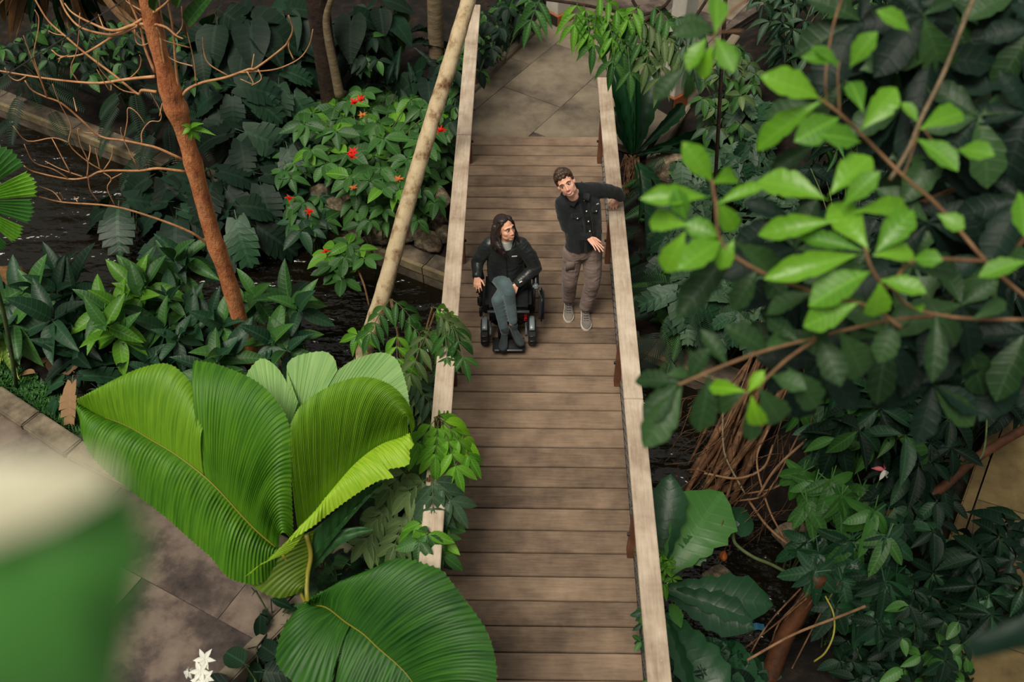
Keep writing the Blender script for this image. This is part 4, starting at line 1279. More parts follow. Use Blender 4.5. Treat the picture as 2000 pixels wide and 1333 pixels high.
blade(gp, [(613, 1036, 1.0), (608, 1075, .87), (604, 1110, .76), (598, 1152, .68)], [(512, 1104, .92), (482, 1124, .86), (500, 1150, .76), (545, 1169, .68), (590, 1157, .66)], 14, 'pl_olive', .04, .007, tooth=.003)
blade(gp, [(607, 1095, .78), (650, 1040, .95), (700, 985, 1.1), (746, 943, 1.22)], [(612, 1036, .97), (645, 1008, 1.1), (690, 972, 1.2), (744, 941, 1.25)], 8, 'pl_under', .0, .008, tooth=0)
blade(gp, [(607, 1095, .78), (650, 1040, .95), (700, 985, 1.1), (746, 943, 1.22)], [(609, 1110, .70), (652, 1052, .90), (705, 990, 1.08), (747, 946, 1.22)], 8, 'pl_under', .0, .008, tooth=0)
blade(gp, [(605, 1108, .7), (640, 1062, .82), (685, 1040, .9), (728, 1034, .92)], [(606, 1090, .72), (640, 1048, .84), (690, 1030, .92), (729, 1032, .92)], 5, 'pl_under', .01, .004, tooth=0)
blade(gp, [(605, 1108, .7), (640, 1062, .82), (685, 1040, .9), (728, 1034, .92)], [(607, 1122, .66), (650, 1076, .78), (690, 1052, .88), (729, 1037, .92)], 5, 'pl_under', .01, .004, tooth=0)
# pale leaf behind
blade(gp, [(538, 900, 1.25), (556, 885, 1.25)], [(482, 748, 1.5), (484, 727, 1.55), (510, 701, 1.6), (540, 717, 1.6), (562, 752, 1.55), (580, 795, 1.5)], 18, 'pl_pale', .03, .006)
blade(gp, [(558, 884, 1.25), (588, 868, 1.28)], [(582, 786, 1.52), (570, 752, 1.56), (560, 716, 1.6), (580, 696, 1.63), (630, 687, 1.64), (652, 700, 1.62), (659, 724, 1.6)], 18, 'pl_pale', .03, .006)
blade(gp, [(590, 866, 1.28), (640, 850, 1.3), (690, 840, 1.3)], [(662, 722, 1.6), (690, 704, 1.63), (740, 689, 1.64), (772, 700, 1.62), (786, 728, 1.58), (796, 765, 1.52), (800, 800, 1.46)], 24, 'pl_pale', .03, .006)
# leaf in front, over the left handrail
D1 = [(603, 1185, .62), (636, 1187, .75), (675, 1216, .95), (709, 1239, 1.05), (740, 1268, 1.1), (779, 1302, 1.12), (805, 1333, 1.1), (850, 1405, 1.0)]
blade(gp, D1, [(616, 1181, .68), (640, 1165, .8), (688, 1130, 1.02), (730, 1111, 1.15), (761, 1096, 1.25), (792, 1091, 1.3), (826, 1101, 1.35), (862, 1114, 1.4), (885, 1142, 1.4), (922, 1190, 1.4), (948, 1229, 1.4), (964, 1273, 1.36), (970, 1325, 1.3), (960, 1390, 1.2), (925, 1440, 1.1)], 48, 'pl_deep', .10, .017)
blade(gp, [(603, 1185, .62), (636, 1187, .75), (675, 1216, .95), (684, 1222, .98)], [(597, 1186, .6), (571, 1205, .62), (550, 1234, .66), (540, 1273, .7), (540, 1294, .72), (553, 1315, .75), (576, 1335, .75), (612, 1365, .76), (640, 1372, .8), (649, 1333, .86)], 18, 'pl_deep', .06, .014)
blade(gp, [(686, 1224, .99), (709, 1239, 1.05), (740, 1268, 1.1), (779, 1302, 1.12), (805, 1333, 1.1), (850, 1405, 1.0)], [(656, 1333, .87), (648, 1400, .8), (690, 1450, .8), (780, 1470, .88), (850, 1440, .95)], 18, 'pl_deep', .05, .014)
MB().tube(catmull([PZ(x, y, z + .006) for x, y, z in D1], 5), [.006 - .004 * i / 35 for i in range(36)], 6).build('midrib', M['petiole'], gp)

# ------------------------------------------------------------------ saplings with compound leaves along the left handrail
def compound(pl, c, d, L, n, mat, ll, wr=.34, hang=.5, shape='lance'):
    """one compound leaf: a rachis with paired leaflets"""
    d = V(d).normalized()
    sd = d.cross(V((0, 0, 1)))
    if sd.length < .05: sd = V((1, 0, 0))
    sd.normalize()
    e = c + d * L + V((0, 0, -hang * .35 * L))
    Cp = catmull([c, c.lerp(e, .5) + V((0, 0, .1 * L)), e], 4)
    r = MB().tube(Cp, .004, 4, False).build('compound_leaf', M['stem'], pl)
    R = resample(Cp, 30)
    for i in range(n):
        p = R[int(29 * (0.25 + 0.72 * i / max(1, n - 1)))]
        for s in (-1, 1):
            dd = sd * s * .85 + d * .55 + V((0, 0, -hang * rng.uniform(.6, 1.4)))
            l = ll * rng.uniform(.8, 1.1)
            put_child(r, T(shape, mat), p, dd, V((rng.uniform(-.2, .2), -.4, 1)), l, l * wr, 'leaflet')
    put_child(r, T(shape, mat), R[-1], d + V((0, 0, -hang)), V((0, -.4, 1)), ll, ll * wr, 'leaflet')
def put_child(par, me, p, d, up, L, Wd, name):
    y = V(d).normalized(); x = y.cross(V(up))
    if x.length < 1e-4: x = y.orthogonal()
    x.normalize(); z = x.cross(y)
    o = bpy.data.objects.new(name, me); COL.objects.link(o); o.parent = par
    q = V(p) - wloc(par)
    o.matrix_local = Matrix(((x.x * Wd, y.x * L, z.x * L, q.x), (x.y * Wd, y.y * L, z.y * L, q.y), (x.z * Wd, y.z * L, z.z * L, q.z), (0, 0, 0, 1)))
def sapling(label, base, leaves, mats, ll, wr=.34, hang=.5, r=.011, shape='lance'):
    b = PZ(*base)
    pl = empty('sapling', (b.x, b.y, gz(b.x, b.y)), label, 'sapling')
    b = V(pl.location)
    top = PZ(*leaves[0][0])
    stems(pl, b, [PZ(*l[0]) for l in leaves], r, 'twig')
    for (c, (tx, ty), n) in leaves:
        c0 = PZ(*c)
        e = PZ(tx, ty, c[2] - .05)
        compound(pl, c0, e - c0, (e - c0).length, n, rng.choice(mats), ll * rng.uniform(.9, 1.1), wr, hang, shape)
    return pl
sapling('sapling with drooping pinnate leaves reaching over the left handrail at mid height', (800, 800, -.2),
        [((762, 585, 1.0), (722, 640), 4), ((765, 585, 1.05), (800, 612), 3), ((775, 640, .9), (775, 715), 4), ((790, 625, .95), (830, 660), 4), ((840, 640, 1.1), (800, 720), 4),
         ((850, 610, 1.25), (892, 640), 4), ((868, 620, 1.2), (872, 690), 4), ((880, 625, 1.2), (905, 690), 3), ((845, 600, 1.2), (875, 612), 3), ((820, 650, 1.1), (845, 640), 3)],
        ['lf_mid', 'lf_bright', 'lf_mid', 'lf_dull'], .22, .30, .55)
sapling('sapling of pale brown edged pinnate leaves right of the pale palm leaf', (800, 830, -.2),
        [((760, 700, .5), (800, 745), 4), ((790, 700, .55), (820, 720), 4), ((800, 735, .5), (838, 780), 4), ((740, 705, .45), (770, 745), 4), ((815, 760, .4), (830, 800), 3)], ['lf_dull', 'lf_grey'], .17, .32, .5)
sapling('sapling with bright drooping leaves hanging over the left handrail beside the giant palm', (850, 1000, -.2),
        [((855, 815, 1.3), (905, 850), 3), ((850, 820, 1.3), (818, 860), 3), ((856, 822, 1.32), (850, 880), 4), ((860, 820, 1.3), (890, 900), 4), ((858, 812, 1.3), (870, 805), 2), ((865, 825, 1.3), (915, 880), 3)],
        ['lf_bright', 'lf_bright', 'lf_lime'], .22, .32, .7, shape='ovate')
sapling('sapling of dull olive leaves growing outside the left handrail below the bright one', (830, 1080, -.2),
        [((840, 930, 1.15), (880, 975), 3), ((835, 935, 1.1), (800, 960), 3), ((845, 935, 1.15), (845, 990), 3), ((800, 915, .9), (760, 950), 3), ((820, 905, 1.0), (870, 915), 3), ((780, 975, .7), (735, 1010), 4),
         ((790, 985, .75), (830, 1030), 4), ((800, 1000, .7), (770, 1060), 4), ((760, 1010, .6), (715, 1050), 4)], ['lf_dull', 'lf_dull', 'lf_grey'], .24, .36, .45, shape='ovate')
sp = spread([(830, 1000), (872, 1010), (872, 1090), (835, 1075), (800, 1040)], 9, (.85, 1.15), 18)
shrub('leafy_plant', 'light green ragged leaves climbing through the left handrail above the front palm leaf', 'plant', sp, [T('ovate', 'lf_bright'), T('ovate', 'lf_mid')], (5, 6), .17, .5, 25, base=V((-.55, 4.2, -.2)))
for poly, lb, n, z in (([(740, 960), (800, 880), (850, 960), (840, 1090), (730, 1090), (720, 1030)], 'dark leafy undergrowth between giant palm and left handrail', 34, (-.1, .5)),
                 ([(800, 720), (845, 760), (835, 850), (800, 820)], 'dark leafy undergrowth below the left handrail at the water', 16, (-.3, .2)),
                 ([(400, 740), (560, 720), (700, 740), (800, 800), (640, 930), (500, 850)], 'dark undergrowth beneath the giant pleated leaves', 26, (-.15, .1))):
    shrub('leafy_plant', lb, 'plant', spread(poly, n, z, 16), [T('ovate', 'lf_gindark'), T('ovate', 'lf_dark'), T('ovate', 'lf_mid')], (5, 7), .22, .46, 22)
c = PZ(700, 655, .0); b = PZ(694, 705, -.4)
pl = empty('seedling', b, 'small seedling with one star of leaves left of the leaning trunk', 'seedling')
MB().tube([b, c.lerp(b, .5) + V((-.02, 0, 0)), c], .006, 5).build('stem', M['stem'], pl)
whorl(pl, T('lance', 'lf_bright'), c, 7, .2, .38, 12)
for x, y, z, n, L, lb in ((660, 1140, .15, 12, .34, 'small fern beneath the giant palm, right of its yellow stem'), (630, 1175, .05, 12, .30, 'small fern at the foot of the giant palm stem'), (700, 1115, .2, 11, .34, 'fern between the giant palm and the cracked kerb corner'), (540, 1230, .0, 9, .26, 'small fern on the dark soil right of the path edge'), (620, 1120, .1, 10, .28, 'small fern directly under the olive palm leaf')):
    rosette(x, y, z + .1, lb, 'fern', ['lf_fern', 'lf_ferndk'], n, L, .8, 20, 'fern', 'fern', petiole=False)
rosette(500, 1320, .15, 'glossy dark broad leaved plant at the bottom edge left of the front palm leaf', 'broad', ['lf_dark', 'lf_gindark'], 8, .42, .5, 25, 'plant', 'leafy_plant')
rosette(560, 1300, .1, 'dark plant half under the front palm leaf at the bottom edge', 'broad', ['lf_dark'], 6, .3, .5, 25, 'plant', 'leafy_plant')
rosette(515, 1165, .25, 'single dark pointed leaves hanging by the path edge under the olive palm leaf', 'ovate', ['lf_dark', 'lf_gindark'], 4, .22, .4, 60, 'plant', 'leafy_plant')
# white lily
b = PZ(440, 1400, .0)
li = empty('white_lily', (b.x, b.y, -.05), 'white star shaped lilies on a thin stem at the bottom edge beside the path', 'flower')
hs = [PZ(400, 1288, .55), PZ(392, 1312, .52), PZ(368, 1310, .5), PZ(390, 1330, .48), PZ(402, 1324, .5)]
m = MB()
for h in hs: m.tube(catmull([V(li.location), PZ(402, 1345, .4), h], 4), .005, 5, False)
m.build('stem', M['stem'], li)
for k, h in enumerate(hs):
    for j in range(6):
        az = j * PI / 3 + k
        el = .25 if k != 2 else -.7
        put(li, T('lance', 'lf_white'), h, (math.cos(az) * .8, math.sin(az) * .8 - .25, el + .3 * math.sin(az)), (0, -.5, 1), .075 if k < 3 else .06, .034 if k != 2 else .022, 'petal')

# ------------------------------------------------------------------ right of the bridge
# tall fern with upright dark blades
sb_ = PZ(1238, 300, .15)
sf = empty('staghorn_fern', (sb_.x, sb_.y, -.1), 'tall dark glossy fern with upright widening blades behind the upper right handrail', 'fern')
for (bx, by, bz), (tx, ty, tz), w in (((1236, 298, .15), (1222, 100, 1.3), .20), ((1240, 298, .15), (1278, 130, 1.1), .23), ((1233, 300, .15), (1205, 150, 1.0), .13), ((1244, 298, .15), (1355, 190, .45), .12), ((1244, 302, .15), (1400, 258, .25), .14), ((1240, 300, .2), (1250, 150, 1.2), .05), ((1246, 300, .15), (1450, 270, .3), .10), ((1232, 302, .1), (1196, 210, .6), .12), ((1238, 306, .1), (1262, 410, .0), .09)):
    a, e = PZ(bx, by, bz), PZ(tx, ty, tz)
    put(sf, T('nest', 'lf_stag'), a, e - a, (0, -1, .7), (e - a).length * 1.02, w * 1.3)
rt = MB()
for k in range(46):
    a = PZ(1232 + rng.uniform(-14, 16), 305 + rng.uniform(-4, 10), .12)
    e = PZ(1232 + rng.uniform(-22, 24), 345 + rng.uniform(-10, 45), -.1)
    rt.tube(catmull([a, a.lerp(e, .5) + V((rng.uniform(-.06, .06), -.05, rng.uniform(-.05, .05))), e], 3), .006, 4, False)
tag(rt.build('root_mass', M['root'], sf), kind='stuff')
a, e = PZ(1246, 335, .5), PZ(1284, 490, .1)
st = empty('strap_plant', (e.x, e.y, gz(e.x, e.y)), 'plant with one long drooping strap leaf right of the man beside the handrail', 'plant')
for (p, q, w) in ((PZ(1246, 318, .55), PZ(1285, 500, .05), .11), (PZ(1248, 320, .5), PZ(1262, 430, .1), .08), (PZ(1250, 322, .5), PZ(1330, 420, .2), .07)):
    put(st, T('strap', 'lf_gindark'), p, q - p, (.2, -.6, 1), (q - p).length, w)
for x, y, z, n, L, lb, mk in ((1322, 560, .25, 12, .40, 'small feather palm with arching fronds right of the right handrail', ['lf_fern', 'lf_mid']), (1325, 640, .0, 9, .40, 'low feather palm fronds hanging over the ledge right of the bridge', ['lf_ferndk', 'lf_fern']), (1345, 580, .4, 10, .5, 'dark feather palm behind the small one, among grey lobed foliage', ['lf_ferndk', 'lf_dark'])):
    rosette(x, y, z, lb, 'palm', mk, n, L, .75, 24, 'palm', 'feather_palm')
for x, y, z, L, lb in ((1290, 350, .25, .38, 'green fern below the dark upright blades'), (1320, 395, .15, .4, 'fern right of the roots under the tall dark fern'), (1265, 450, .1, .34, 'fern in the dark gap right of the handrail below the strap leaf'), (1330, 300, .3, .38, 'fern beside the dark rock behind the handrail'), (1300, 500, .1, .34, 'fern above the small feather palm')):
    rosette(x, y, z, lb, 'fern', ['lf_fern', 'lf_ferndk', 'lf_ferndk'], 11, L, .75, 24, 'fern', 'fern', petiole=False)
# grey green lobed undergrowth
for poly, n, lb in (([(1440, 180), (1520, 180), (1520, 260), (1440, 260)], 9, 'grey green lobed philodendron below the near leaves at the upper right'),
                    ([(1420, 260), (1500, 260), (1500, 350), (1410, 350)], 11, 'grey green lobed philodendron with dry flecks behind the near bright twig'),
                    ([(1490, 330), (1560, 330), (1560, 430), (1470, 430)], 10, 'grey lobed philodendron showing between the bright near leaves'),
                    ([(1400, 430), (1520, 440), (1500, 540), (1400, 520)], 12, 'grey lobed philodendron under the bright leaf rosette'),
                    ([(1300, 540), (1400, 520), (1420, 610), (1330, 620)], 11, 'grey lobed philodendron right of the small feather palm'),
                    ([(1400, 560), (1500, 550), (1500, 640), (1400, 650)], 12, 'grey lobed philodendron above the upper end of the roots'),
                    ([(1330, 300), (1420, 330), (1400, 430), (1330, 400)], 11, 'shaded lobed philodendron left of the bright near twig'),
                    ([(1290, 390), (1370, 420), (1370, 520), (1290, 500)], 9, 'shaded lobed philodendron right of the long strap leaf')):
    pl_ = shrub('philodendron', lb, 'plant', spread(poly, n, (.15, .55), 18), [T('cut', 'lf_grey'), T('oak', 'lf_grey'), T('cut', 'lf_gindark')], (4, 6), .30, .72, 30)
# top right: pinnate foliage hanging in over the landing
pt = PD(1330, -90, 7.2)
pn = empty('pinnate_tree', (pt.x + .8, pt.y + .3, gz(pt.x + .8, pt.y + .3)), 'tree with bright drooping pinnate leaves hanging over the landing at the top', 'tree')
def pcomp(b, e, n, mat, ll, D0=7.2):
    a, z = PD(*b, D0), PD(*e, D0 - .05)
    compound(pn, a, z - a, (z - a).length * 1.15, n, mat, ll, .27, .45)
pb = MB()
for br in ([(1340, -60), (1300, 10), (1245, 30), (1190, 20), (1130, 8), (1060, -2)], [(1300, 10), (1240, 60), (1270, 70), (1330, 62)], [(1235, 0), (1250, 25)], [(1420, -60), (1320, 90), (1300, 110)]):
    pb.tube(catmull([PD(x, y, 7.2) for x, y in br], 4), .012, 5, False)
pb.tube([V(pn.location), PD(1420, -60, 7.2), PD(1340, -60, 7.2)], .016, 6)
pb.build('branch', M['dark_bark'], pn)
for b, e, n, mk in (((1058, -6), (1040, 28), 3, 'lf_mid'), ((1128, 0), (1124, 36), 3, 'lf_bright'), ((1140, 8), (1150, 52), 4, 'lf_bright'), ((1165, 12), (1160, 70), 4, 'lf_mid'), ((1180, 16), (1195, 60), 4, 'lf_bright'),
                    ((1200, 20), (1215, 80), 4, 'lf_mid'), ((1215, 30), (1200, 100), 3, 'lf_mid'), ((1225, 24), (1250, 70), 4, 'lf_mid'), ((1240, 40), (1290, 60), 4, 'lf_dull'), ((1222, 70), (1230, 125), 2, 'lf_mid'), ((1275, 65), (1265, 110), 4, 'lf_dull'), ((1290, 60), (1330, 100), 4, 'lf_dull'), ((1250, 10), (1230, 30), 3, 'lf_bright'),
                    ((1160, -10), (1200, 10), 3, 'lf_bright'), ((1270, 10), (1300, 30), 3, 'lf_mid'), ((1300, 95), (1290, 140), 3, 'lf_dull'), ((1320, 60), (1350, 110), 4, 'lf_grey'), ((1310, 30), (1350, 50), 4, 'lf_grey')):
    pcomp(b, e, n, mk, .20)
# upper right undergrowth behind
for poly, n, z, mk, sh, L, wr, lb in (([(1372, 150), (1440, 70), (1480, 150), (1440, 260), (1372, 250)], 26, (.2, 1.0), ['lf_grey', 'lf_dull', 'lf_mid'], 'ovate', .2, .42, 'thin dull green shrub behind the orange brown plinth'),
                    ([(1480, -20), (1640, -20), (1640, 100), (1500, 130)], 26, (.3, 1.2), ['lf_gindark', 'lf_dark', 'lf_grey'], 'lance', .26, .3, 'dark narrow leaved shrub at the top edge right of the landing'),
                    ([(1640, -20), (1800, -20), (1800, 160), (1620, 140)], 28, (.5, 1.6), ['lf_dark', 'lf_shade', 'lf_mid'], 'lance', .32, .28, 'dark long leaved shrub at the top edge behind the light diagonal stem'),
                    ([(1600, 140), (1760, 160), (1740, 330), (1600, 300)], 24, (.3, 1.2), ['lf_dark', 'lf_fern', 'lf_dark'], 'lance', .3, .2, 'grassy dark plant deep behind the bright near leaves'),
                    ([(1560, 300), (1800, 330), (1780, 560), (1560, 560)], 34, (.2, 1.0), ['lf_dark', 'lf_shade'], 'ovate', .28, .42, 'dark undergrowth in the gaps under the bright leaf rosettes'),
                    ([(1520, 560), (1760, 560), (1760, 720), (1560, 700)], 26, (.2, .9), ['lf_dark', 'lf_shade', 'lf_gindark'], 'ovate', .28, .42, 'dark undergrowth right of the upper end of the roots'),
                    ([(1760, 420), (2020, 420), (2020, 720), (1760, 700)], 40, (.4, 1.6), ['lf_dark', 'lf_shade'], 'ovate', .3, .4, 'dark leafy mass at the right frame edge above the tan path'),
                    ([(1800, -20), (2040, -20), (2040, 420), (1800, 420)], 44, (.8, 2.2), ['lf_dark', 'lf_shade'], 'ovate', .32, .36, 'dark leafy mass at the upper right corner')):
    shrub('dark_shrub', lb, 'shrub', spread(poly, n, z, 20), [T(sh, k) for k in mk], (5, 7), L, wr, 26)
# tangled roots at the water
rb = PZ(1400, 860, -.4)
ro_ = empty('root_tangle', (rb.x, rb.y, -.55), 'leaning bundle of brown aerial roots running down to the water right of the bridge', 'roots')
for k in range(16):
    x0, x1 = 1560 + rng.uniform(-45, 55), 1385 + rng.uniform(-45, 45)
    y0, y1 = 590 + rng.uniform(-20, 30), 960 + rng.uniform(-60, 50)
    a, e = PZ(x0, y0, rng.uniform(.9, 1.25)), PZ(x1, y1, -.45)
    mpt = a.lerp(e, .5) + V((rng.uniform(-.08, .08), rng.uniform(-.08, .08), rng.uniform(-.05, .12)))
    r = rng.choice([.012, .016, .02, .03])
    MB().tube(catmull([a, mpt, e], 6), [r * (1 + .15 * noise.noise(V((i, k, 0)))) for i in range(13)], 7).build('root', M['root'], ro_)
for pts, r, mk in (([(1610, 590, 1.2), (1530, 690, .7), (1430, 830, .1), (1340, 960, -.4)], .028, 'rust'), ([(1580, 610, 1.1), (1500, 700, .6), (1400, 850, .0), (1330, 985, -.45)], .022, 'root'), ([(1470, 870, -.1), (1455, 920, -.25), (1430, 950, -.35), (1380, 960, -.4)], .04, 'root'), ([(1452, 790, .2), (1470, 850, .0), (1468, 900, -.2)], .045, 'root'),
                   ([(1412, 800, .3), (1412, 860, .15), (1420, 900, .05), (1455, 965, -.1)], .009, 'tan_bark'), ([(1375, 925, .0), (1440, 935, .0), (1490, 915, .05), (1510, 870, .1)], .011, 'twig'), ([(1460, 975, -.2), (1500, 1030, -.2), (1560, 1080, -.15)], .012, 'twig'), ([(1800, 760, .8), (1650, 810, .6), (1530, 900, .3), (1480, 970, .0)], .012, 'twig'),
                   ([(1500, 840, .3), (1478, 900, .1), (1500, 990, -.1), (1530, 1050, -.2)], .009, 'twig'), ([(1560, 850, .3), (1500, 960, .0), (1440, 980, -.2)], .008, 'twig'), ([(1580, 900, .3), (1520, 950, .1), (1460, 965, -.1)], .008, 'twig')):
    MB().tube(catmull([PZ(*p) for p in pts], 6), r, 7).build('root', M[mk], ro_)
fr = MB()
for k in range(120):
    x, y = rng.uniform(1350, 1560), rng.uniform(760, 1020)
    a = PZ(x, y, rng.uniform(-.3, .5)); e = PZ(x - rng.uniform(20, 90), y + rng.uniform(20, 110), rng.uniform(-.5, .0))
    fr.tube(catmull([a, a.lerp(e, .5) + V((rng.uniform(-.1, .1), rng.uniform(-.1, .1), .03)), e], 4), rng.uniform(.0025, .005), 3, False)
tag(fr.build('root_mass', M['root'], ro_), kind='stuff')
# long brown roots hanging in the dark gap at the right middle
hr = PZ(1650, 800, .2)
hg = empty('hanging_roots', (hr.x, hr.y, gz(hr.x, hr.y)), 'thin straight pale roots hanging in the dark gap behind the three lobed leaves', 'roots')
for k in range(22):
    x, y = rng.uniform(1480, 1760), rng.uniform(560, 700)
    a = PZ(x, y, rng.uniform(.8, 1.3)); e = PZ(x - rng.uniform(-30, 90), y + rng.uniform(120, 260), rng.uniform(.0, .3))
    MB().tube(catmull([a, a.lerp(e, .5) + V((.03, 0, 0)), e], 3), rng.uniform(.003, .007), 4, False).build('root', M[rng.choice(['root', 'twig'])], hg)
# big undivided leaves beside the lower right handrail
nb = PZ(1300, 1090, .1)
bn = empty('nest_fern', (nb.x, nb.y, -.3), 'large bright broad leaves standing over the water beside the lower right handrail', 'fern')
for (bx, by, bz), (tx, ty, tz), w, mk in (((1300, 1120, .1), (1412, 965, .55), .48, 'lf_nest'), ((1290, 1110, .1), (1308, 940, .65), .30, 'lf_nestdk'), ((1285, 1110, .1), (1290, 1010, .4), .25, 'lf_nest'), ((1310, 1110, .1), (1370, 1060, .3), .25, 'lf_nest')):
    a, e = PZ(bx, by, bz), PZ(tx, ty, tz)
    put(bn, T('nest', mk), a, e - a, (-.2, -.7, 1), (e - a).length, w)
nb = PZ(1305, 1190, .0)
bn = empty('nest_fern', (nb.x, nb.y, -.3), 'large dark wavy edged leaves below the bright ones beside the lower right handrail', 'fern')
for (bx, by, bz), (tx, ty, tz), w, mk in (((1300, 1150, .15), (1502, 1178, .35), .34, 'lf_nestdk'), ((1300, 1155, .12), (1460, 1220, .3), .30, 'lf_nestdk'), ((1300, 1200, .1), (1405, 1360, .3), .36, 'lf_nestdk'), ((1298, 1210, .1), (1330, 1380, .25), .26, 'lf_stag'), ((1310, 1180, .1), (1325, 1210, .25), .1, 'lf_nest')):
    a, e = PZ(bx, by, bz), PZ(tx, ty, tz)
    put(bn, T('nest', mk), a, e - a, (-.1, -.5, 1), (e - a).length, w)
shrub('creeper', 'small leaved creeper growing up through the lower right handrail onto the deck edge', 'plant', [bp(.79 + rng.uniform(-.04, .05), Y_, rng.uniform(.05, .7)) for Y_ in np.linspace(2.9, 4.1, 16)], [T('ovate', 'lf_mid'), T('ovate', 'lf_gindark')], (5, 7), .085, .5, 20, base=bp(.95, 3.4, -.3), r=.004)
shrub('creeper', 'small leaved weed between the handrail and the big bright leaves', 'plant', [PZ(x, y, .2) for x, y in ((1292, 1085), (1300, 1110), (1312, 1130), (1296, 1140), (1306, 1095))], T('lance', 'lf_bright'), 6, .10, .34, 15, r=.004)
shrub('leafy_plant', 'low dark leafy plant at the bottom edge right of the handrail', 'plant', [PZ(x, y, .15) for x, y in ((1330, 1300), (1350, 1320), (1370, 1310), (1345, 1340), (1320, 1335))], T('ovate', 'lf_dark'), 6, .12, .45, 15, r=.004)
# arching stalks
for pts, r, mk, lb in (([(1432, 1035, .2), (1436, 1062, .2), (1470, 1088, .2), (1510, 1105, .15), (1565, 1135, .1)], .014, 'stem', 'thick green leaf stalk arching over the black water'),
                       ([(1612, 1165, .5), (1628, 1200, .45), (1628, 1240, .4), (1612, 1275, .3), (1590, 1293, .2)], .007, 'petiole', 'yellow curved leaf stalk below the three lobed leaves'),
                       ([(1460, 1290, .2), (1550, 1240, .4), (1640, 1205, .6), (1690, 1185, .8)], .010, 'twig', 'thin brown twig rising to the right over the dark lower right corner')):
    q = [PZ(*p) for p in pts]
    o = MB().tube(catmull(q, 6), r, 7).build('leaf_stalk', M[mk]); tag(o, lb, 'stalk')
c = PZ(1435, 1030, .22)
pl = empty('floating_leaf_plant', (c.x, c.y, -.55), 'single heart shaped leaf above the water at the tip of the green stalk', 'plant')
put(pl, T('heart', 'lf_nestdk'), c, PZ(1455, 990, .2) - c, (0, -.3, 1), .3, .26)
put(pl, T('heart', 'lf_nestdk'), c, PZ(1405, 1025, .2) - c, (0, -.3, 1), .16, .1)
b = PZ(1500, 1330, -.2)
lt = empty('leaning_trunk', b, 'rusty brown leaning trunk in the dark corner below the three lobed leaves', 'tree')
MB().tube(catmull([b, PZ(1530, 1250, .1), PZ(1570, 1180, .4), PZ(1600, 1125, .7)], 6), [.075 - .02 * i / 19 for i in range(19)], 9).build('trunk', M['rust'], lt)
for k in range(7):
    x = rng.uniform(1480, 1590)
    a = PZ(x + 60, 1130 + rng.uniform(0, 40), .6); e = PZ(x - rng.uniform(0, 70), 1290 + rng.uniform(-30, 40), -.1)
    MB().tube(catmull([a, a.lerp(e, .5) + V((rng.uniform(-.08, .08), 0, .03)), e], 4), .006, 5, False).build('root', M['root'], lt)
for px, py, lb, cat, nm in ((1472, 1225, 'small blue and white wrapper floating below the dark wavy leaves', 'litter', 'wrapper'), (1413, 1086, 'small orange pebble in the black water', 'stone', 'pebble')):
    p = PZ(px, py, WATER + .01)
    if nm == 'wrapper':
        o = MB().add([p + V((x, y, .012 * math.sin(x * 60))) for y in (-.03, .03) for x in np.linspace(-.09, .09, 9)], [(i, i + 1, i + 10, i + 9) for i in range(8)]).build(nm, plain('blue_wrapper', lin(52, 110, 140), .3))
    else:
        o = part(nm, rock_mesh(21, plain('orange_stone', lin(190, 96, 40), .5), 2), None, (0, 0, 0)); o.location = p; o.scale = (.08, .1, .07)
    tag(o, lb, cat)
# three lobed climber and its neighbours
for poly, n, z, mk, lb in (([(1550, 920), (1650, 900), (1660, 1000), (1560, 1010)], 6, (.5, .9), ['lf_mid', 'lf_nest', 'lf_gin'], 'three lobed climber with the lightest leaves above the black water'),
                       ([(1640, 930), (1760, 940), (1740, 1060), (1640, 1060)], 8, (.5, .9), ['lf_nest', 'lf_mid', 'lf_gindark'], 'three lobed climber with a bright green leaf in the middle of the right side'),
                       ([(1570, 1040), (1680, 1040), (1680, 1140), (1580, 1140)], 8, (.4, .8), ['lf_gindark', 'lf_nestdk'], 'three lobed climber hanging low over the black water'),
                       ([(1680, 1040), (1770, 1050), (1750, 1150), (1690, 1140)], 7, (.4, .8), ['lf_nestdk', 'lf_dark'], 'dark three lobed climber left of the garden path'),
                       ([(1600, 1150), (1700, 1150), (1690, 1220), (1610, 1200)], 6, (.2, .5), ['lf_dark', 'lf_nestdk'], 'darkest three lobed leaves over the lower right shade'),
                       ([(1560, 800), (1680, 790), (1680, 890), (1580, 890)], 9, (.5, 1.0), ['lf_gindark', 'lf_mid', 'lf_grey'], 'three lobed climber right of the root bundle')):
    tips = spread(poly, n, z, 26)
    c = sum(tips, V((0, 0, 0))) / len(tips)
    pl_ = empty('lobed_climber', (c.x, c.y, gz(c.x, c.y)), lb, 'plant')
    stems(pl_, V(pl_.location), tips, .009, 'stem')
    for t in tips:
        for k in range(3):
            az = rng.uniform(-2.9, -.3) if k else rng.uniform(0, 6.28)
            el = -rng.uniform(.4, 1.1)
            put(pl_, T('three', rng.choice(mk)), t, (math.cos(az) * math.cos(el), math.sin(az) * math.cos(el), math.sin(el)), (rng.uniform(-.3, .3), -.5, 1), rng.uniform(.24, .34), rng.uniform(.24, .32))
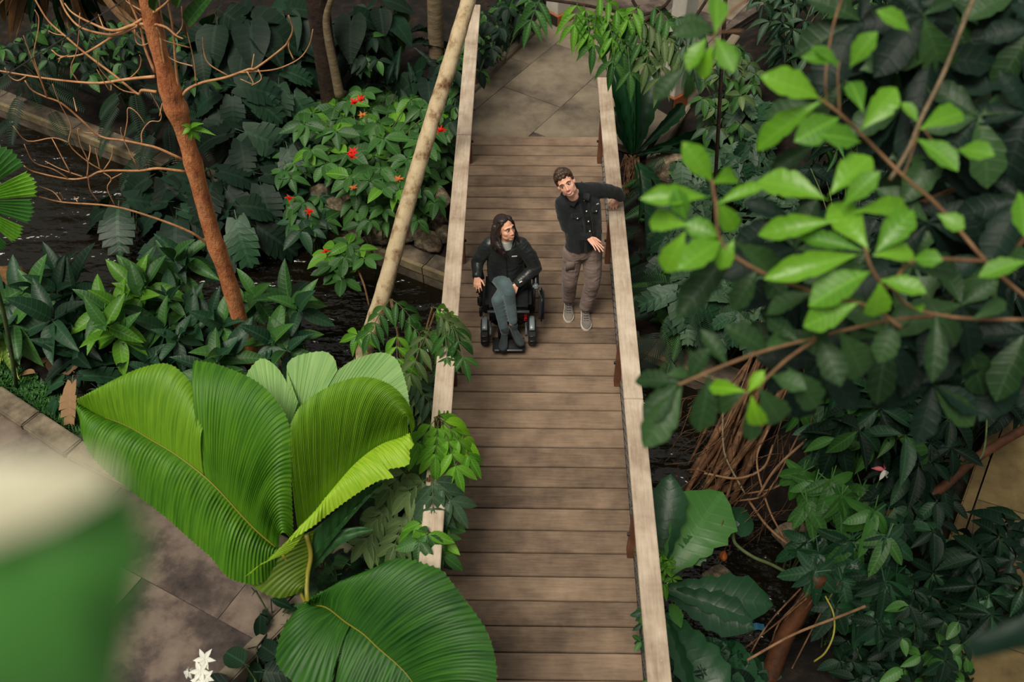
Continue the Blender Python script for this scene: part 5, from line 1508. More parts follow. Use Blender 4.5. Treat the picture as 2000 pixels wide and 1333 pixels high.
for poly, n, z, sh, mk, L, wr, lb in (
        ([(1590, 730), (1760, 740), (1800, 850), (1640, 880)], 22, (.6, 1.2), 'lance', ['lf_gindark', 'lf_dark', 'lf_mid'], .30, .34, 'hanging narrow leaved shrub below the near branch on the right'),
        ([(1700, 780), (1880, 740), (1880, 900), (1720, 930)], 26, (.5, 1.1), 'lance', ['lf_dark', 'lf_shade'], .28, .32, 'very dark narrow leaved shrub left of the tan path'),
        ([(1720, 930), (1860, 900), (1850, 1060), (1760, 1060)], 20, (.3, .8), 'ovate', ['lf_gindark', 'lf_dark', 'lf_dark'], .24, .4, 'dark leafy shrub leaning onto the left edge of the tan path'),
        ([(1700, 1150), (1830, 1090), (1850, 1240), (1720, 1260)], 18, (.2, .6), 'ovate', ['lf_dark', 'lf_gindark', 'lf_blue'], .2, .4, 'small leaved dark shrub beside the pinkish end of the garden path'),
        ([(1760, 1180), (1900, 1180), (1900, 1340), (1760, 1340)], 26, (.3, .8), 'ovate', ['lf_dark', 'lf_mid', 'lf_dark'], .15, .48, 'small round leaved shrub with light new leaves at the bottom right'),
        ([(1880, 1040), (2010, 1010), (2010, 1130), (1890, 1140)], 11, (.4, .9), 'lance', ['lf_dark', 'lf_shade'], .3, .34, 'dark finger leaved plant hanging over the tan path'),
        ([(1900, 1130), (2010, 1130), (2010, 1210), (1900, 1220)], 9, (.4, .9), 'lance', ['lf_dark', 'lf_gindark'], .26, .3, 'dark plant over the path just above the blurred strap leaf'),
        ([(1640, 1240), (1760, 1250), (1760, 1340), (1640, 1340)], 12, (.0, .3), 'ovate', ['lf_dark'], .18, .42, 'dim leafy plant in the darkest part of the lower right corner'),
        ([(1400, 1270), (1480, 1260), (1500, 1330), (1400, 1340)], 5, (-.2, .1), 'heart', ['lf_nestdk', 'lf_dark'], .26, .6, 'dim heart leaved plant at the bottom edge left of the rusty trunk'),
        ([(1890, 700), (2010, 690), (2010, 780), (1920, 800)], 14, (.3, .9), 'ovate', ['lf_dark', 'lf_shade'], .28, .4, 'dark shrub covering the upper end of the tan path')):
    shrub('dark_shrub', lb, 'shrub', spread(poly, n, z, 18), [T(sh, k) for k in mk], (5, 7), L, wr, 28, r=.006)
c = PZ(1727, 918, .8)
pl = empty('pink_flower', (c.x, c.y, gz(c.x, c.y)), 'single white and pink bract among the dark shrubs on the right', 'flower')
MB().tube([V(pl.location), c], .005, 5).build('stem', M['stem'], pl)
lm('lf_pink', (190, 80, 90), (220, 110, 120), trans=.2, vamt=0)
for d, mk in (((.3, -.4, -.4), 'lf_white'), ((-.8, .1, .1), 'lf_pink'), ((.2, .5, .4), 'lf_pink'), ((-.3, -.6, -.5), 'lf_white')):
    put(pl, T('lance', mk), c, d, (0, -.5, 1), .09, .035, 'petal')
# arching brown branch and tendril over the garden path
for pts, r, mk, lb in (([(1730, 1010, .5), (1830, 960, .6), (1900, 900, .6), (1980, 850, .6), (2040, 820, .6)], .04, 'rust', 'thick brown branch lying across the tan path at the right'),
                       ([(1920, 1170, .4), (1925, 1140, .5), (1945, 1118, .6), (2010, 1105, .7)], .012, 'rust', 'thin rusty twig arching over the lower garden path'),
                       ([(1862, 905, .8), (1890, 905, .85), (1915, 895, .9), (1925, 860, .95), (1928, 800, 1.0)], .008, 'stem', 'pale curling vine stem before the tan path')):
    o = MB().tube(catmull([PZ(*p) for p in pts], 6), r, 8).build('branch', M[mk]); tag(o, lb, 'branch')

# ------------------------------------------------------------------ near tree on the right (leaves with notched tips)
nt = empty('near_tree', (3.4, 2.2, -.1), 'near tree branch with bright leaves of notched tips before the right side of the view', 'tree')
ND = 3.2
def bp2(pix, r, D0=ND, mat='twig'):
    q = catmull([PD(x, y, D0 + d) for x, y, d in pix], 5)
    MB().tube(q, [r * .72 * (1 - .35 * i / len(q)) for i in range(len(q))], 6).build('branch', M[mat], nt)
MB().tube(catmull([V((3.4, 2.2, -.1)), V((3.2, 2.3, 2.0)), PD(2150, 700, 3.4)], 6), .05, 8).build('trunk', M['twig'], nt)
bp2([(2150, 700, .2), (1990, 570, .1), (1925, 510, 0), (1830, 400, 0), (1760, 340, 0), (1690, 270, 0), (1640, 222, 0), (1597, 190, 0)], .011)
bp2([(1660, -40, .1), (1630, 40, .05), (1613, 140, 0), (1615, 205, 0)], .006)
bp2([(1925, 510, 0), (1787, 509, -.05), (1740, 560, -.1), (1718, 550, -.15), (1698, 515, -.2), (1690, 484, -.22)], .010)
bp2([(1760, 640, 0), (1700, 600, 0), (1590, 571, -.05), (1477, 527, -.1), (1410, 475, -.15), (1398, 400, -.2), (1390, 350, -.2)], .010)
bp2([(2000, 625, .15), (1900, 623, .1), (1830, 615, .05), (1770, 595, 0), (1740, 560, -.1)], .010)
bp2([(1850, 616, .1), (1740, 626, .08), (1630, 650, .06), (1560, 668, .05), (1480, 690, .0), (1400, 720, 0), (1325, 752, 0)], .009)
bp2([(1600, 660, .06), (1540, 700, .0), (1485, 750, -.05), (1458, 770, -.05), (1430, 800, 0)], .008)
bp2([(1835, 295, .0), (1800, 250, -.02), (1790, 270, 0), (1770, 330, 0), (1760, 340, 0)], .006)
bp2([(1640, 222, 0), (1636, 150, 0), (1640, 120, .0)], .005)
bp2([(1450, 60, .1), (1397, 66, .05), (1400, 90, 0)], .006)
bp2([(1520, -40, .15), (1430, 20, .1), (1397, 66, .05)], .008)
LV = [  # base, tip, width ratio, kind (b bright, n near green, d dull)
 (1390,353,1346,290,.44,'n'),(1392,358,1448,333,.40,'n'),(1378,385,1270,378,.30,'n'),(1339,429,1322,380,.50,'b'),(1342,441,1264,424,.46,'n'),(1337,455,1298,532,.48,'n'),(1408,464,1346,436,.50,'n'),(1402,394,1437,452,.50,'n'),(1400,400,1486,355,.24,'n'),(1408,472,1342,504,.46,'n'),(1433,470,1405,522,.52,'n'),(1436,475,1535,540,.42,'d'),(1440,478,1330,600,.30,'d'),
 (1597,191,1515,145,.42,'n'),(1602,200,1474,276,.30,'n'),(1635,232,1572,262,.55,'b'),(1685,217,1662,150,.40,'b'),(1685,250,1752,174,.46,'n'),(1792,238,1770,200,.44,'b'),(1799,252,1886,207,.42,'n'),(1794,274,1866,311,.42,'b'),(1873,293,1928,292,.52,'b'),(1677,277,1630,260,.5,'b'),(1624,377,1696,297,.48,'n'),(1608,388,1492,340,.42,'n'),(1649,400,1704,341,.46,'b'),(1592,282,1512,330,.30,'d'),(1600,208,1500,215,.40,'d'),(1636,120,1584,104,.40,'b'),(1636,132,1603,90,.34,'b'),(1662,129,1698,70,.50,'b'),(1775,60,1732,20,.42,'b'),(1397,63,1406,-12,.44,'b'),(1379,76,1342,124,.46,'n'),(1392,88,1366,150,.48,'n'),(1400,76,1428,124,.48,'b'),(1336,134,1280,184,.42,'d'),(1340,135,1350,195,.4,'d'),(1395,60,1330,55,.4,'d'),(1400,70,1330,30,.36,'d'),
 (1693,484,1626,392,.44,'n'),(1711,493,1780,412,.46,'n'),(1680,489,1575,456,.28,'b'),(1670,499,1520,530,.26,'n'),(1698,532,1592,577,.46,'b'),(1709,500,1790,488,.42,'n'),(1784,506,1830,503,.60,'b'),(1718,552,1714,624,.60,'n'),(1672,594,1576,633,.44,'b'),(1625,433,1492,448,.30,'n'),(1833,420,1880,440,.6,'n'),(2004,512,1924,527,.40,'b'),(1672,414,1794,398,.30,'n'),(1990,378,2010,440,.5,'n'),(1720,548,1800,560,.4,'n'),(1760,515,1880,520,.42,'d'),(1690,520,1590,540,.36,'d'),
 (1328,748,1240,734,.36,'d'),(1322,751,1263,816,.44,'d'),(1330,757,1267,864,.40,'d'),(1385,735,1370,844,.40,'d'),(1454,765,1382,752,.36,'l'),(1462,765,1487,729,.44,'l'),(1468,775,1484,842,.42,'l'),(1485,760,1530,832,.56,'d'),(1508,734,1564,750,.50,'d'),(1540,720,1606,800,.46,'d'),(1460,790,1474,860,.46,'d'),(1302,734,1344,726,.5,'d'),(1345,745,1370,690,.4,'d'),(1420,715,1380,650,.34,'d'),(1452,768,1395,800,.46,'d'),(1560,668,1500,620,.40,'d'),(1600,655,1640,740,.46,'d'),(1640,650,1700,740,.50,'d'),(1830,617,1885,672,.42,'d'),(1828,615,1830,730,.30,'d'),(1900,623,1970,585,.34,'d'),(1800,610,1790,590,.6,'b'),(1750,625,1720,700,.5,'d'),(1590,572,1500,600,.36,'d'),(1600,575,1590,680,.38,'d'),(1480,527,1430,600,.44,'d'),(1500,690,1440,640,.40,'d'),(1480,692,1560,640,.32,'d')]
def near_leaf(pl, bx, by, tx, ty, wr, mat, D0):
    a, e = PD(bx, by, D0), PD(tx, ty, D0 + rng.uniform(-.10, .06))
    d = e - a
    up = (EYE - a).normalized() * .8 + V((rng.uniform(-.35, .35), rng.uniform(-.2, .2), .55))
    put(pl, T('spat', mat), a, d, up, d.length * 1.04, d.length * wr * 1.25)
for (bx, by, tx, ty, w, k) in LV:
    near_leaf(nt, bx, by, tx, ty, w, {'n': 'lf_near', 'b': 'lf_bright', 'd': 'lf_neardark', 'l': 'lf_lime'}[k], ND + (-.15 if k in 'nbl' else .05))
# second, shaded foliage layer of the same side: a darker tree a little farther
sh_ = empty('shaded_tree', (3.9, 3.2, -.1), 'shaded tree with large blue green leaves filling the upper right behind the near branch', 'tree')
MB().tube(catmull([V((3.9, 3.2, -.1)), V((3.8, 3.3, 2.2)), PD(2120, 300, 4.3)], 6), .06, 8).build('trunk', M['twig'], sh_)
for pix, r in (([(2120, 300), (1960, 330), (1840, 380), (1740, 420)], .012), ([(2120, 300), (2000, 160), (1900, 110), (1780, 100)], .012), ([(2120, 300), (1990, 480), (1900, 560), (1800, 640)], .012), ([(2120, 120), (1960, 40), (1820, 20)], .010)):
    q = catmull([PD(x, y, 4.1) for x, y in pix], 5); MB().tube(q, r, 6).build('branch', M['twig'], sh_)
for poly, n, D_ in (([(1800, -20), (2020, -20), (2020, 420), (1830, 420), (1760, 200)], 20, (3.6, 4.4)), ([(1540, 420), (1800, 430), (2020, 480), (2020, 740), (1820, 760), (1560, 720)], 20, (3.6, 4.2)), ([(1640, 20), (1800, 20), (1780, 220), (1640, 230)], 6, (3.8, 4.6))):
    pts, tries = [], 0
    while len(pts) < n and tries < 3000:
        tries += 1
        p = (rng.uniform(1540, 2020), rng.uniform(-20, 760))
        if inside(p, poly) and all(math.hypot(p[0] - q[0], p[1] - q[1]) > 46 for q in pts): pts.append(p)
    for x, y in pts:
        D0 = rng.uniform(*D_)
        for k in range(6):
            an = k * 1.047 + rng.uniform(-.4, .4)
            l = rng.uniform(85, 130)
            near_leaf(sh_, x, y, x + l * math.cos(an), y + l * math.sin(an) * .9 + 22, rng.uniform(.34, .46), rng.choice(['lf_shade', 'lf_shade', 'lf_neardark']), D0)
q = catmull([PD(x, y, 3.6) for x, y in ((1912, -30), (1878, 55), (1842, 145), (1800, 230), (1775, 290), (1738, 352))], 6)
o = MB().tube(q, .0085, 7).build('branch', M['tan_bark']); tag(o, 'light bare branch running diagonally down from the top edge at the upper right', 'branch')
# blurred leaves close to the lens
def close_stem(par, pts):
    MB().tube(catmull(pts, 4), .006, 6).build('stem', M['stem'], par)
b = empty('close_leaf', PD(80, 1500, .46), 'very blurred green leaf with painted pale sky sheen close to the camera at the lower left', 'leaf')
M['sky_sheen'] = leaf_mat('sky_sheen_leaf', lin(196, 192, 160), lin(222, 216, 186), vein=lin(225, 220, 200), trans=.3, vamt=.1, tcol=(1, 1, .9, 1))  # sky reflection on the left half, painted in as a cream base colour
M['close_green'] = leaf_mat('close_green_leaf', lin(54, 112, 48), lin(84, 146, 66), trans=.25, vamt=.1)
def close_blade(outline, mat, D_, name, parent):
    m = MB()
    c0 = PD(sum(p[0] for p in outline) / len(outline), sum(p[1] for p in outline) / len(outline), D_)
    pts = [PD(x, y, D_ + d) for x, y, d in outline]
    n = len(pts)
    m.add([c0 + V((0, 0, .004))] + pts + [p.lerp(c0, .4) + V((0, 0, .003)) for p in pts], [(1 + i, 1 + (i + 1) % n, 1 + n + (i + 1) % n, 1 + n + i) for i in range(n)] + [(0, 1 + n + i, 1 + n + (i + 1) % n) for i in range(n)], [(.4, .5)] * (2 * n + 1))
    return m.build(name, M[mat], parent)
close_blade([(-140, 905, .0), (40, 890, 0), (200, 900, .01), (225, 950, .01), (110, 1015, .0), (-10, 1060, 0), (-150, 1110, 0)], 'sky_sheen', .40, 'sheen_half', b)
close_blade([(225, 930, .01), (272, 965, .015), (285, 1060, .015), (250, 1250, .06), (200, 1480, .12), (-150, 1480, .12), (-150, 1080, .0), (60, 1010, 0)], 'close_green', .43, 'green_half', b)
close_stem(b, [PD(30, 1300, .50), PD(-200, 1700, .55), V((-.75, .1, 5.6)), V((-.8, .1, 4.6))])
b = empty('close_leaf', PD(2080, 1190, 1.9), 'blurred dark green strap leaf close to the camera at the lower right edge', 'leaf')
for pts, mt in (([(2100, 1180, 0), (2000, 1205, 0), (1930, 1232, .02), (1885, 1255, .03), (1900, 1290, .03), (1960, 1275, .02), (2100, 1245, 0)], 'lf_shade'),):
    close_blade(pts, mt, 1.8, 'blade', b)
close_stem(b, [PD(2060, 1215, 1.82), PD(2250, 1230, 1.9), V((1.6, .9, 4.4)), V((1.7, .8, 2.5))])

# pale block at the corner of the kerb, cracked across the top
p = PZ(648, 1078, .16)
kb = empty('stone_block', (p.x, p.y, -.1), 'pale cracked concrete block at the kerb corner between giant palm and front palm leaf', 'block')
Rb = Matrix.Rotation(math.radians(-32), 3, 'Z')
for (dx, dy, w, h) in ((-.062, .03, .118, .20), (.062, .055, .118, .15), (.066, -.075, .11, .085), (-.06, -.10, .115, .05)):
    MB().box(V((p.x, p.y, .03)) + Rb @ V((dx, dy, 0)), (w, h, .26), Rb, .010).build('block_piece', M['kerb_pale'], kb, False)
# ------------------------------------------------------------------ people: one continuous body each, clothing and hair as parts
def fuse(mb, name, voxel, smooth, mat, parent, wrinkle=0.0, wscale=9.0, stretch=(1, 1, 1), sfac=0.5):
    """joins overlapping closed shapes into one continuous skin"""
    me = mesh_data('tmp', mb.v, mb.f, None, True)
    o = bpy.data.objects.new('tmp', me)
    COL.objects.link(o)
    r = o.modifiers.new('r', 'REMESH'); r.mode = 'VOXEL'; r.voxel_size = voxel
    s = o.modifiers.new('s', 'SMOOTH'); s.factor = sfac; s.iterations = smooth
    dg = bpy.context.evaluated_depsgraph_get()
    dg.update()
    m2 = bpy.data.meshes.new_from_object(o.evaluated_get(dg))
    bpy.data.objects.remove(o)
    m2.name = name
    if wrinkle:
        n = len(m2.vertices)
        co = np.zeros(n * 3); m2.vertices.foreach_get('co', co); co = co.reshape(-1, 3)
        no = np.zeros(n * 3); m2.vertex_normals.foreach_get('vector', no); no = no.reshape(-1, 3)
        for i in range(n):
            q = V(co[i]) * wscale
            q = V((q.x * stretch[0], q.y * stretch[1], q.z * stretch[2]))
            h = 1 - abs(noise.noise(q)) * 2.2
            h += 0.5 * (1 - abs(noise.noise(q * 2.1 + V((7, 3, 1)))) * 2)
            co[i] += no[i] * (h - 0.6) * wrinkle
        m2.vertices.foreach_set('co', co.ravel())
        m2.update()
    m2.polygons.foreach_set('use_smooth', [True] * len(m2.polygons))
    m2.materials.clear(); m2.materials.append(mat)
    return part(name, m2, parent)

def skin_mat(name, c, c2):
    m = NT(name)
    m.col(m.ramp(m.noise(m.coord('Object'), 14, 3), [(0.35, c), (0.65, c2)]))
    m.rough(0.5)
    m.b.inputs['Subsurface Weight'].default_value = 0.12
    m.b.inputs['Subsurface Radius'].default_value = (0.02, 0.008, 0.004)
    m.b.inputs['Subsurface Scale'].default_value = 0.3
    return m.m
def cloth(name, a, b, scale=60, rough=0.75, sheen=0.2, bump=0.25, big=5.0, spec=0.25):
    m = NT(name)
    big_ = m.noise(m.coord('Object'), big, 3)
    m.col(m.ramp(big_, [(0.3, a), (0.7, b)]))
    m.rough(rough)
    m.b.inputs['Specular IOR Level'].default_value = spec
    m.b.inputs['Sheen Weight'].default_value = sheen
    m.bump(m.noise(m.coord('Object'), scale, 4, 0.6), bump, 0.004)
    return m.m
M['skin_w'] = skin_mat('warm_skin', lin(216, 156, 126), lin(228, 172, 142))
M['skin_m'] = skin_mat('fair_skin', lin(224, 164, 138), lin(236, 182, 156))
M['lip'] = plain('lips', lin(190, 112, 102), 0.4)
M['teeth'] = plain('teeth', lin(240, 236, 226), 0.35)
M['eyew'] = plain('eye_white', lin(226, 220, 212), 0.3)
M['iris'] = plain('iris', lin(36, 24, 18), 0.25)
M['brow_d'] = plain('dark_brow', lin(38, 26, 22), 0.8)
M['brow_b'] = plain('brown_brow', lin(92, 62, 44), 0.8)
def hair_mat(name, a, b):
    m = NT(name)
    v = m.coord('Object', (60, 60, 9))
    m.col(m.ramp(m.noise(v, 1.0, 5, .7), [(0.3, a), (0.7, b)]))
    m.rough(0.42); m.b.inputs['Specular IOR Level'].default_value = 0.45
    m.bump(m.noise(v, 1.0, 4), 0.5, 0.01)
    return m.m
M['hair_w'] = hair_mat('dark_hair', lin(20, 14, 14), lin(54, 40, 36))
M['hair_m'] = hair_mat('brown_hair', lin(38, 26, 21), lin(88, 64, 48))
M['puffer'] = cloth('black_quilted_nylon', lin(20, 24, 25), lin(36, 41, 41), 26, 0.42, 0.05, 0.25, spec=0.5)
M['knit'] = cloth('grey_knit', lin(150, 158, 154), lin(186, 190, 184), 120, 0.9)
M['legging'] = cloth('teal_grey_leggings', lin(58, 76, 80), lin(84, 102, 105), 140, 0.8)
M['boot'] = cloth('dark_suede', lin(26, 36, 40), lin(44, 54, 57), 80, 0.75)
M['denim'] = cloth('black_denim', lin(15, 18, 20), lin(29, 33, 34), 160, 0.85, 0.15)
M['shirt'] = cloth('black_shirt', lin(10, 12, 14), lin(19, 22, 24), 160, 0.9, 0.05)
M['chino'] = cloth('taupe_trousers', lin(108, 92, 86), lin(136, 118, 110), 140, 0.85, 0.1)
M['sneaker'] = cloth('grey_sneaker_knit', lin(100, 92, 86), lin(132, 124, 116), 160, 0.85)
M['sole'] = plain('pale_sole', lin(206, 200, 186), 0.6)
M['button'] = plain('pearl_button', lin(216, 210, 200), 0.3)
M['tag_white'] = plain('white_print', lin(214, 216, 214), 0.5)

class Frame:
    """a local frame: x to the figure's left, y forward, z up"""
    def __init__(self, o, fwd, up):
        self.o = V(o)
        self.y = V(fwd).normalized()
        u = V(up)
        self.z = (u - self.y * u.dot(self.y)).normalized()
        self.x = self.z.cross(self.y) * -1
        self.x = self.y.cross(self.z)             # right-hand side of the figure
        self.R = Matrix((self.x, self.y, self.z)).transposed()
    def __call__(self, x, y, z):
        return self.o + self.x * x + self.y * y + self.z * z

def head_shapes(mb, H, s=1.0, jaw=1.0):
    e = lambda c, r: mb.ell(H(*[k * s for k in c]), [k * s for k in r], H.R, 18, 12)
    e((0, -.018, .030), (.074, .094, .088))          # cranium
    e((0, .022, -.032), (.065 * jaw, .070, .084))    # face
    e((0, .050, -.088), (.034 * jaw, .034, .028))    # chin
    for q in (-1, 1):
        e((q * .040 * jaw, .020, -.068), (.024, .044, .032))  # jaw
        e((q * .034, .046, -.028), (.029, .032, .030))        # cheek
        e((q * .076, -.006, -.012), (.010, .020, .031))       # ear
        mb.cone(H(q * .012 * s, .078 * s, .026 * s), .013 * s, H(q * .046 * s, .060 * s, .024 * s), .012 * s, 10)  # brow ridge
        e((q * .013, .090, -.040), (.009, .010, .008))        # nostril
    mb.cone(H(0, .080 * s, .014 * s), .009 * s, H(0, .101 * s, -.032 * s), .0125 * s, 10)   # nose
    e((0, .077, -.066), (.026, .014, .010))                    # mouth mound
    mb.cone(H(0, -.02 * s, -.06 * s), .052 * s, H(0, -.035 * s, -.15 * s), .052 * s, 14)     # neck

def face_parts(pl, H, brow, s=1.0, look=(0, 0)):
    for q in (-1, 1):
        c = H(q * .031 * s, .0765 * s, .004 * s)
        ey = MB().ell(c, (.0145 * s, .010 * s, .0075 * s), H.R, 12, 8).build('eye', M['eyew'], pl)
        MB().ell(c + H.y * .0075 * s + H.x * look[0] * .005 + H.z * look[1] * .003, (.0062 * s, .0042 * s, .0062 * s), H.R, 10, 7).build('iris', M['iris'], ey)
        m = MB().tube(catmull([H(q * .013 * s, .0905 * s, .0245 * s), H(q * .030 * s, .0875 * s, .031 * s), H(q * .050 * s, .074 * s, .024 * s)], 4), [.0025 * s, .0035 * s] + [.004 * s] * 5 + [.003 * s, .0015 * s], 6)
        m.build('eyebrow', M[brow], pl)
        MB().tube(catmull([H(q * .017 * s, .0855 * s, .0085 * s), H(q * .031 * s, .0875 * s, .0128 * s), H(q * .047 * s, .0765 * s, .006 * s)], 4), .0022 * s, 5).build('eyelid', M['brow_d'], pl)
    MB().tube(catmull([H(-.026 * s, .083 * s, -.058 * s), H(-.010 * s, .0905 * s, -.061 * s), H(.010 * s, .0905 * s, -.061 * s), H(.026 * s, .083 * s, -.058 * s)], 4), [.001 * s] + [.0030 * s] * 11 + [.001 * s], 6).build('lip', M['lip'], pl)
    MB().tube(catmull([H(-.025 * s, .083 * s, -.060 * s), H(-.010 * s, .0895 * s, -.073 * s), H(.010 * s, .0895 * s, -.073 * s), H(.025 * s, .083 * s, -.060 * s)], 4), [.001 * s] + [.0036 * s] * 11 + [.001 * s], 6).build('lip', M['lip'], pl)
    MB().tube(catmull([H(-.020 * s, .0875 * s, -.0625 * s), H(0, .0925 * s, -.067 * s), H(.020 * s, .0875 * s, -.0625 * s)], 4), [.001 * s] + [.0028 * s] * 7 + [.001 * s], 6).build('teeth', M['teeth'], pl)

def hand_shapes(mb, wrist, fd, pn, thumb, curl=(.3, .5, .4), s=1.0, spread_=.10, tcurl=0.3):
    """wrist; fd: direction of the fingers; pn: out of the palm; thumb: +1/-1 side along fd x pn"""
    fd = V(fd).normalized(); pn = V(pn); pn = (pn - fd * pn.dot(fd)).normalized()
    sd = fd.cross(pn) * thumb
    w = V(wrist)
    L = [(-.031, .088, (.033, .020, .016)), (-.0105, .094, (.040, .025, .019)), (.0105, .090, (.036, .023, .018)), (.030, .080, (.027, .017, .015))]
    rr = [.0088, .0090, .0088, .0078]
    for k, (off, kn, ph) in enumerate(L):
        a = w - sd * off * .55 * s + fd * .012 * s
        b = w - sd * off * s * -1 * -1 + fd * kn * s
        mb.cone(a, .0135 * s, b, .0115 * s, 10)
        p = b
        ang = 0.0
        lat = -sd * (off / .03) * spread_
        for j, l in enumerate(ph):
            ang += curl[j] * (1 + .08 * k)
            d = (fd * math.cos(ang) + pn * math.sin(ang) + lat * (1 if j == 0 else .7)).normalized()
            q = p + d * l * s * 1.05
            mb.cone(p, rr[k] * s * (1 - .07 * j), q, rr[k] * s * (1 - .07 * (j + 1)), 9)
            p = q
    # palm body, thumb from the side of the palm near the wrist
    mb.cone(w + fd * .02 * s + sd * .012 * s, .017 * s, w + fd * .07 * s, .016 * s, 10)
    p = w + fd * .022 * s + sd * .020 * s
    d1 = (fd * .62 + sd * .72 + pn * tcurl).normalized()
    q = p + d1 * .040 * s
    mb.cone(p, .014 * s, q, .0115 * s, 9)
    d2 = (fd * .85 + sd * .35 + pn * (tcurl + .15)).normalized()
    r = q + d2 * .030 * s
    mb.cone(q, .0110 * s, r, .0095 * s, 9)
    mb.cone(r, .0095 * s, r + (d2 + pn * .15).normalized() * .022 * s, .0082 * s, 9)

def shoe(pl, heel, toe, up, w, L, matu, mats, name='shoe', high=0.0, ank=None):
    heel, toe = V(heel), V(toe)
    f = (toe - heel).normalized(); u = (V(up) - f * V(up).dot(f)).normalized(); x = f.cross(u)
    secs, sole = [], []
    for t, hw, h in ((0.0, .45, .50), (.08, .72, .80), (.25, .74, .88), (.42, .80, .80), (.58, .92, .60), (.74, 1.0, .46), (.88, .86, .36), (.97, .50, .24), (1.0, .22, .14)):
        c = heel + f * L * t
        hh = h * w * .88
        secs.append((c + u * (hh * .5 + .016), x * hw * w * .5, u * hh * .5))
        sole.append((c, hw * w * .545))
    m = MB().loft(secs, 16)
    if ank is not None:
        m.cone(heel + f * L * .17 + u * .05, w * .38, ank, w * (.40 if not high else .54), 14)
    o = fuse(m, name, .006, 3, matu, pl)
    sv, sf = [], []
    n = len(sole)
    ring = [s[0] + x * s[1] for s in sole] + [s[0] - x * s[1] for s in reversed(sole)]
    ring = [ring[0] - f * .008 + 0 * x] + ring[1:]
    k = len(ring)
    mm = MB().add([p - u * .002 for p in ring] + [p + u * .024 for p in ring], [tuple(range(k))[::-1], tuple(range(k, 2 * k))] + [(i, (i + 1) % k, k + (i + 1) % k, k + i) for i in range(k)])
    mm.build('sole', mats, o, False)
    return o, f, u, x

# ------------------------------------------------------------------ power wheelchair
M['w_black'] = plain('black_plastic', lin(17, 19, 21), 0.38, 0, 0.5)
M['w_rubber'] = plain('black_rubber', lin(15, 16, 17), 0.75)
M['w_grey'] = plain('grey_fender', lin(112, 122, 124), 0.35, 0.2)
M['w_bar'] = plain('grey_bar', lin(96, 104, 108), 0.35, 0.6)
M['w_seat'] = cloth('black_seat_fabric', lin(20, 23, 26), lin(32, 36, 38), 90, 0.85, 0.05)
M['w_red'] = plain('red_print', lin(186, 30, 36), 0.5)
CX = -0.034
wc = empty('power_wheelchair', (CX, 6.78, 0.0), 'black four wheeled power wheelchair with grey fenders carrying the woman in the dark jacket', 'wheelchair')
def wheel(x, y, r, w, front, sd):
    m = MB()
    n = 28
    prof_ = [(-.5, .80), (-.5, .93), (-.36, 1.0), (.36, 1.0), (.5, .93), (.5, .80), (.38, .74), (-.38, .74)]
    vs, fs = [], []
    for i in range(n):
        a = 2 * PI * i / n
        lug = 1.0 - (.035 if (i % 2 and front) else 0)
        for px_, pr_ in prof_:
            rr = r * pr_ * (lug if pr_ > .9 else 1)
            vs.append((x + px_ * w, y + rr * math.cos(a), r + rr * math.sin(a)))
    k = len(prof_)
    for i in range(n):
        for j in range(k):
            fs.append((i * k + j, i * k + (j + 1) % k, ((i + 1) % n) * k + (j + 1) % k, ((i + 1) % n) * k + j))
    m.add(vs, fs)
    o = m.build('wheel', M['w_rubber'], wc, False)
    MB().tube([(x - w * .42, y, r), (x + w * .42, y, r)], r * .76, 20).build('hub', M['w_black'], o, False)
    MB().tube([(x + sd * w * .40, y, r), (x + sd * w * .54, y, r)], r * .40, 16).build('hub_cap', M['w_bar'], o, False)
    if front:   # the many small rollers of the front wheels
        q = MB()
        for i in range(14):
            a = 2 * PI * i / 14
            c = V((x, y + r * .965 * math.cos(a), r + r * .965 * math.sin(a)))
            q.ell(c, (w * .44, r * .07, r * .07), Matrix.Rotation(0, 3, 'X'), 8, 6)
        q.build('roller', M['w_black'], o)
    return o
for sd in (-1, 1):
    wheel(CX + sd * .225, 6.565, .127, .072, True, sd)
    wheel(CX + sd * .225, 7.02, .132, .070, False, sd)
    fe = MB()
    secs = []
    for k in range(9):
        a = math.radians(128 - k * 9)       # arched over the front wheel
        c = V((CX + sd * .222, 6.565 - .150 * math.cos(a) * -1 * -1, .127 + .150 * math.sin(a)))
        secs.append((V((CX + sd * .222, 6.565 - .150 * math.cos(PI - a), .127 + .150 * math.sin(a))), V((.026, 0, 0)), V((0, .010 * math.cos(a), .010 * math.sin(a)))))
    fe.loft(secs, 12).build('fender', M['w_grey'], wc)
    MB().box((CX + sd * .168, 6.60, .20), (.022, .30, .05), None, .008).build('wheel_arm', M['w_bar'], wc)
b = MB().loft([(V((CX, 6.66, .16)), V((.150, 0, 0)), V((0, 0, .06))), (V((CX, 6.70, .20)), V((.168, 0, 0)), V((0, 0, .12))), (V((CX, 6.95, .24)), V((.168, 0, 0)), V((0, 0, .13))), (V((CX, 7.10, .22)), V((.14, 0, 0)), V((0, 0, .09)))], 20)
b.build('base', M['w_black'], wc)
MB().box((CX, 6.628, .29), (.36, .05, .19), None, .015).build('front_panel', M['w_black'], wc)
fp_ = MB().box((CX, 6.455, .070), (.30, .17, .018), Matrix.Rotation(math.radians(4), 3, 'X'), .006).build('footplate', M['w_rubber'], wc)
MB().tube([(CX - .13, 6.372, .078), (CX + .13, 6.372, .078)], .008, 8).build('edge_strip', M['w_grey'], fp_)
MB().box((CX, 6.57, .14), (.20, .10, .14), Matrix.Rotation(math.radians(-35), 3, 'X'), .012).build('footplate_bracket', M['w_black'], wc)
MB().box((CX, 6.825, .425), (.435, .47, .085), Matrix.Rotation(math.radians(-3), 3, 'X'), .035).build('seat_cushion', M['w_seat'], wc)
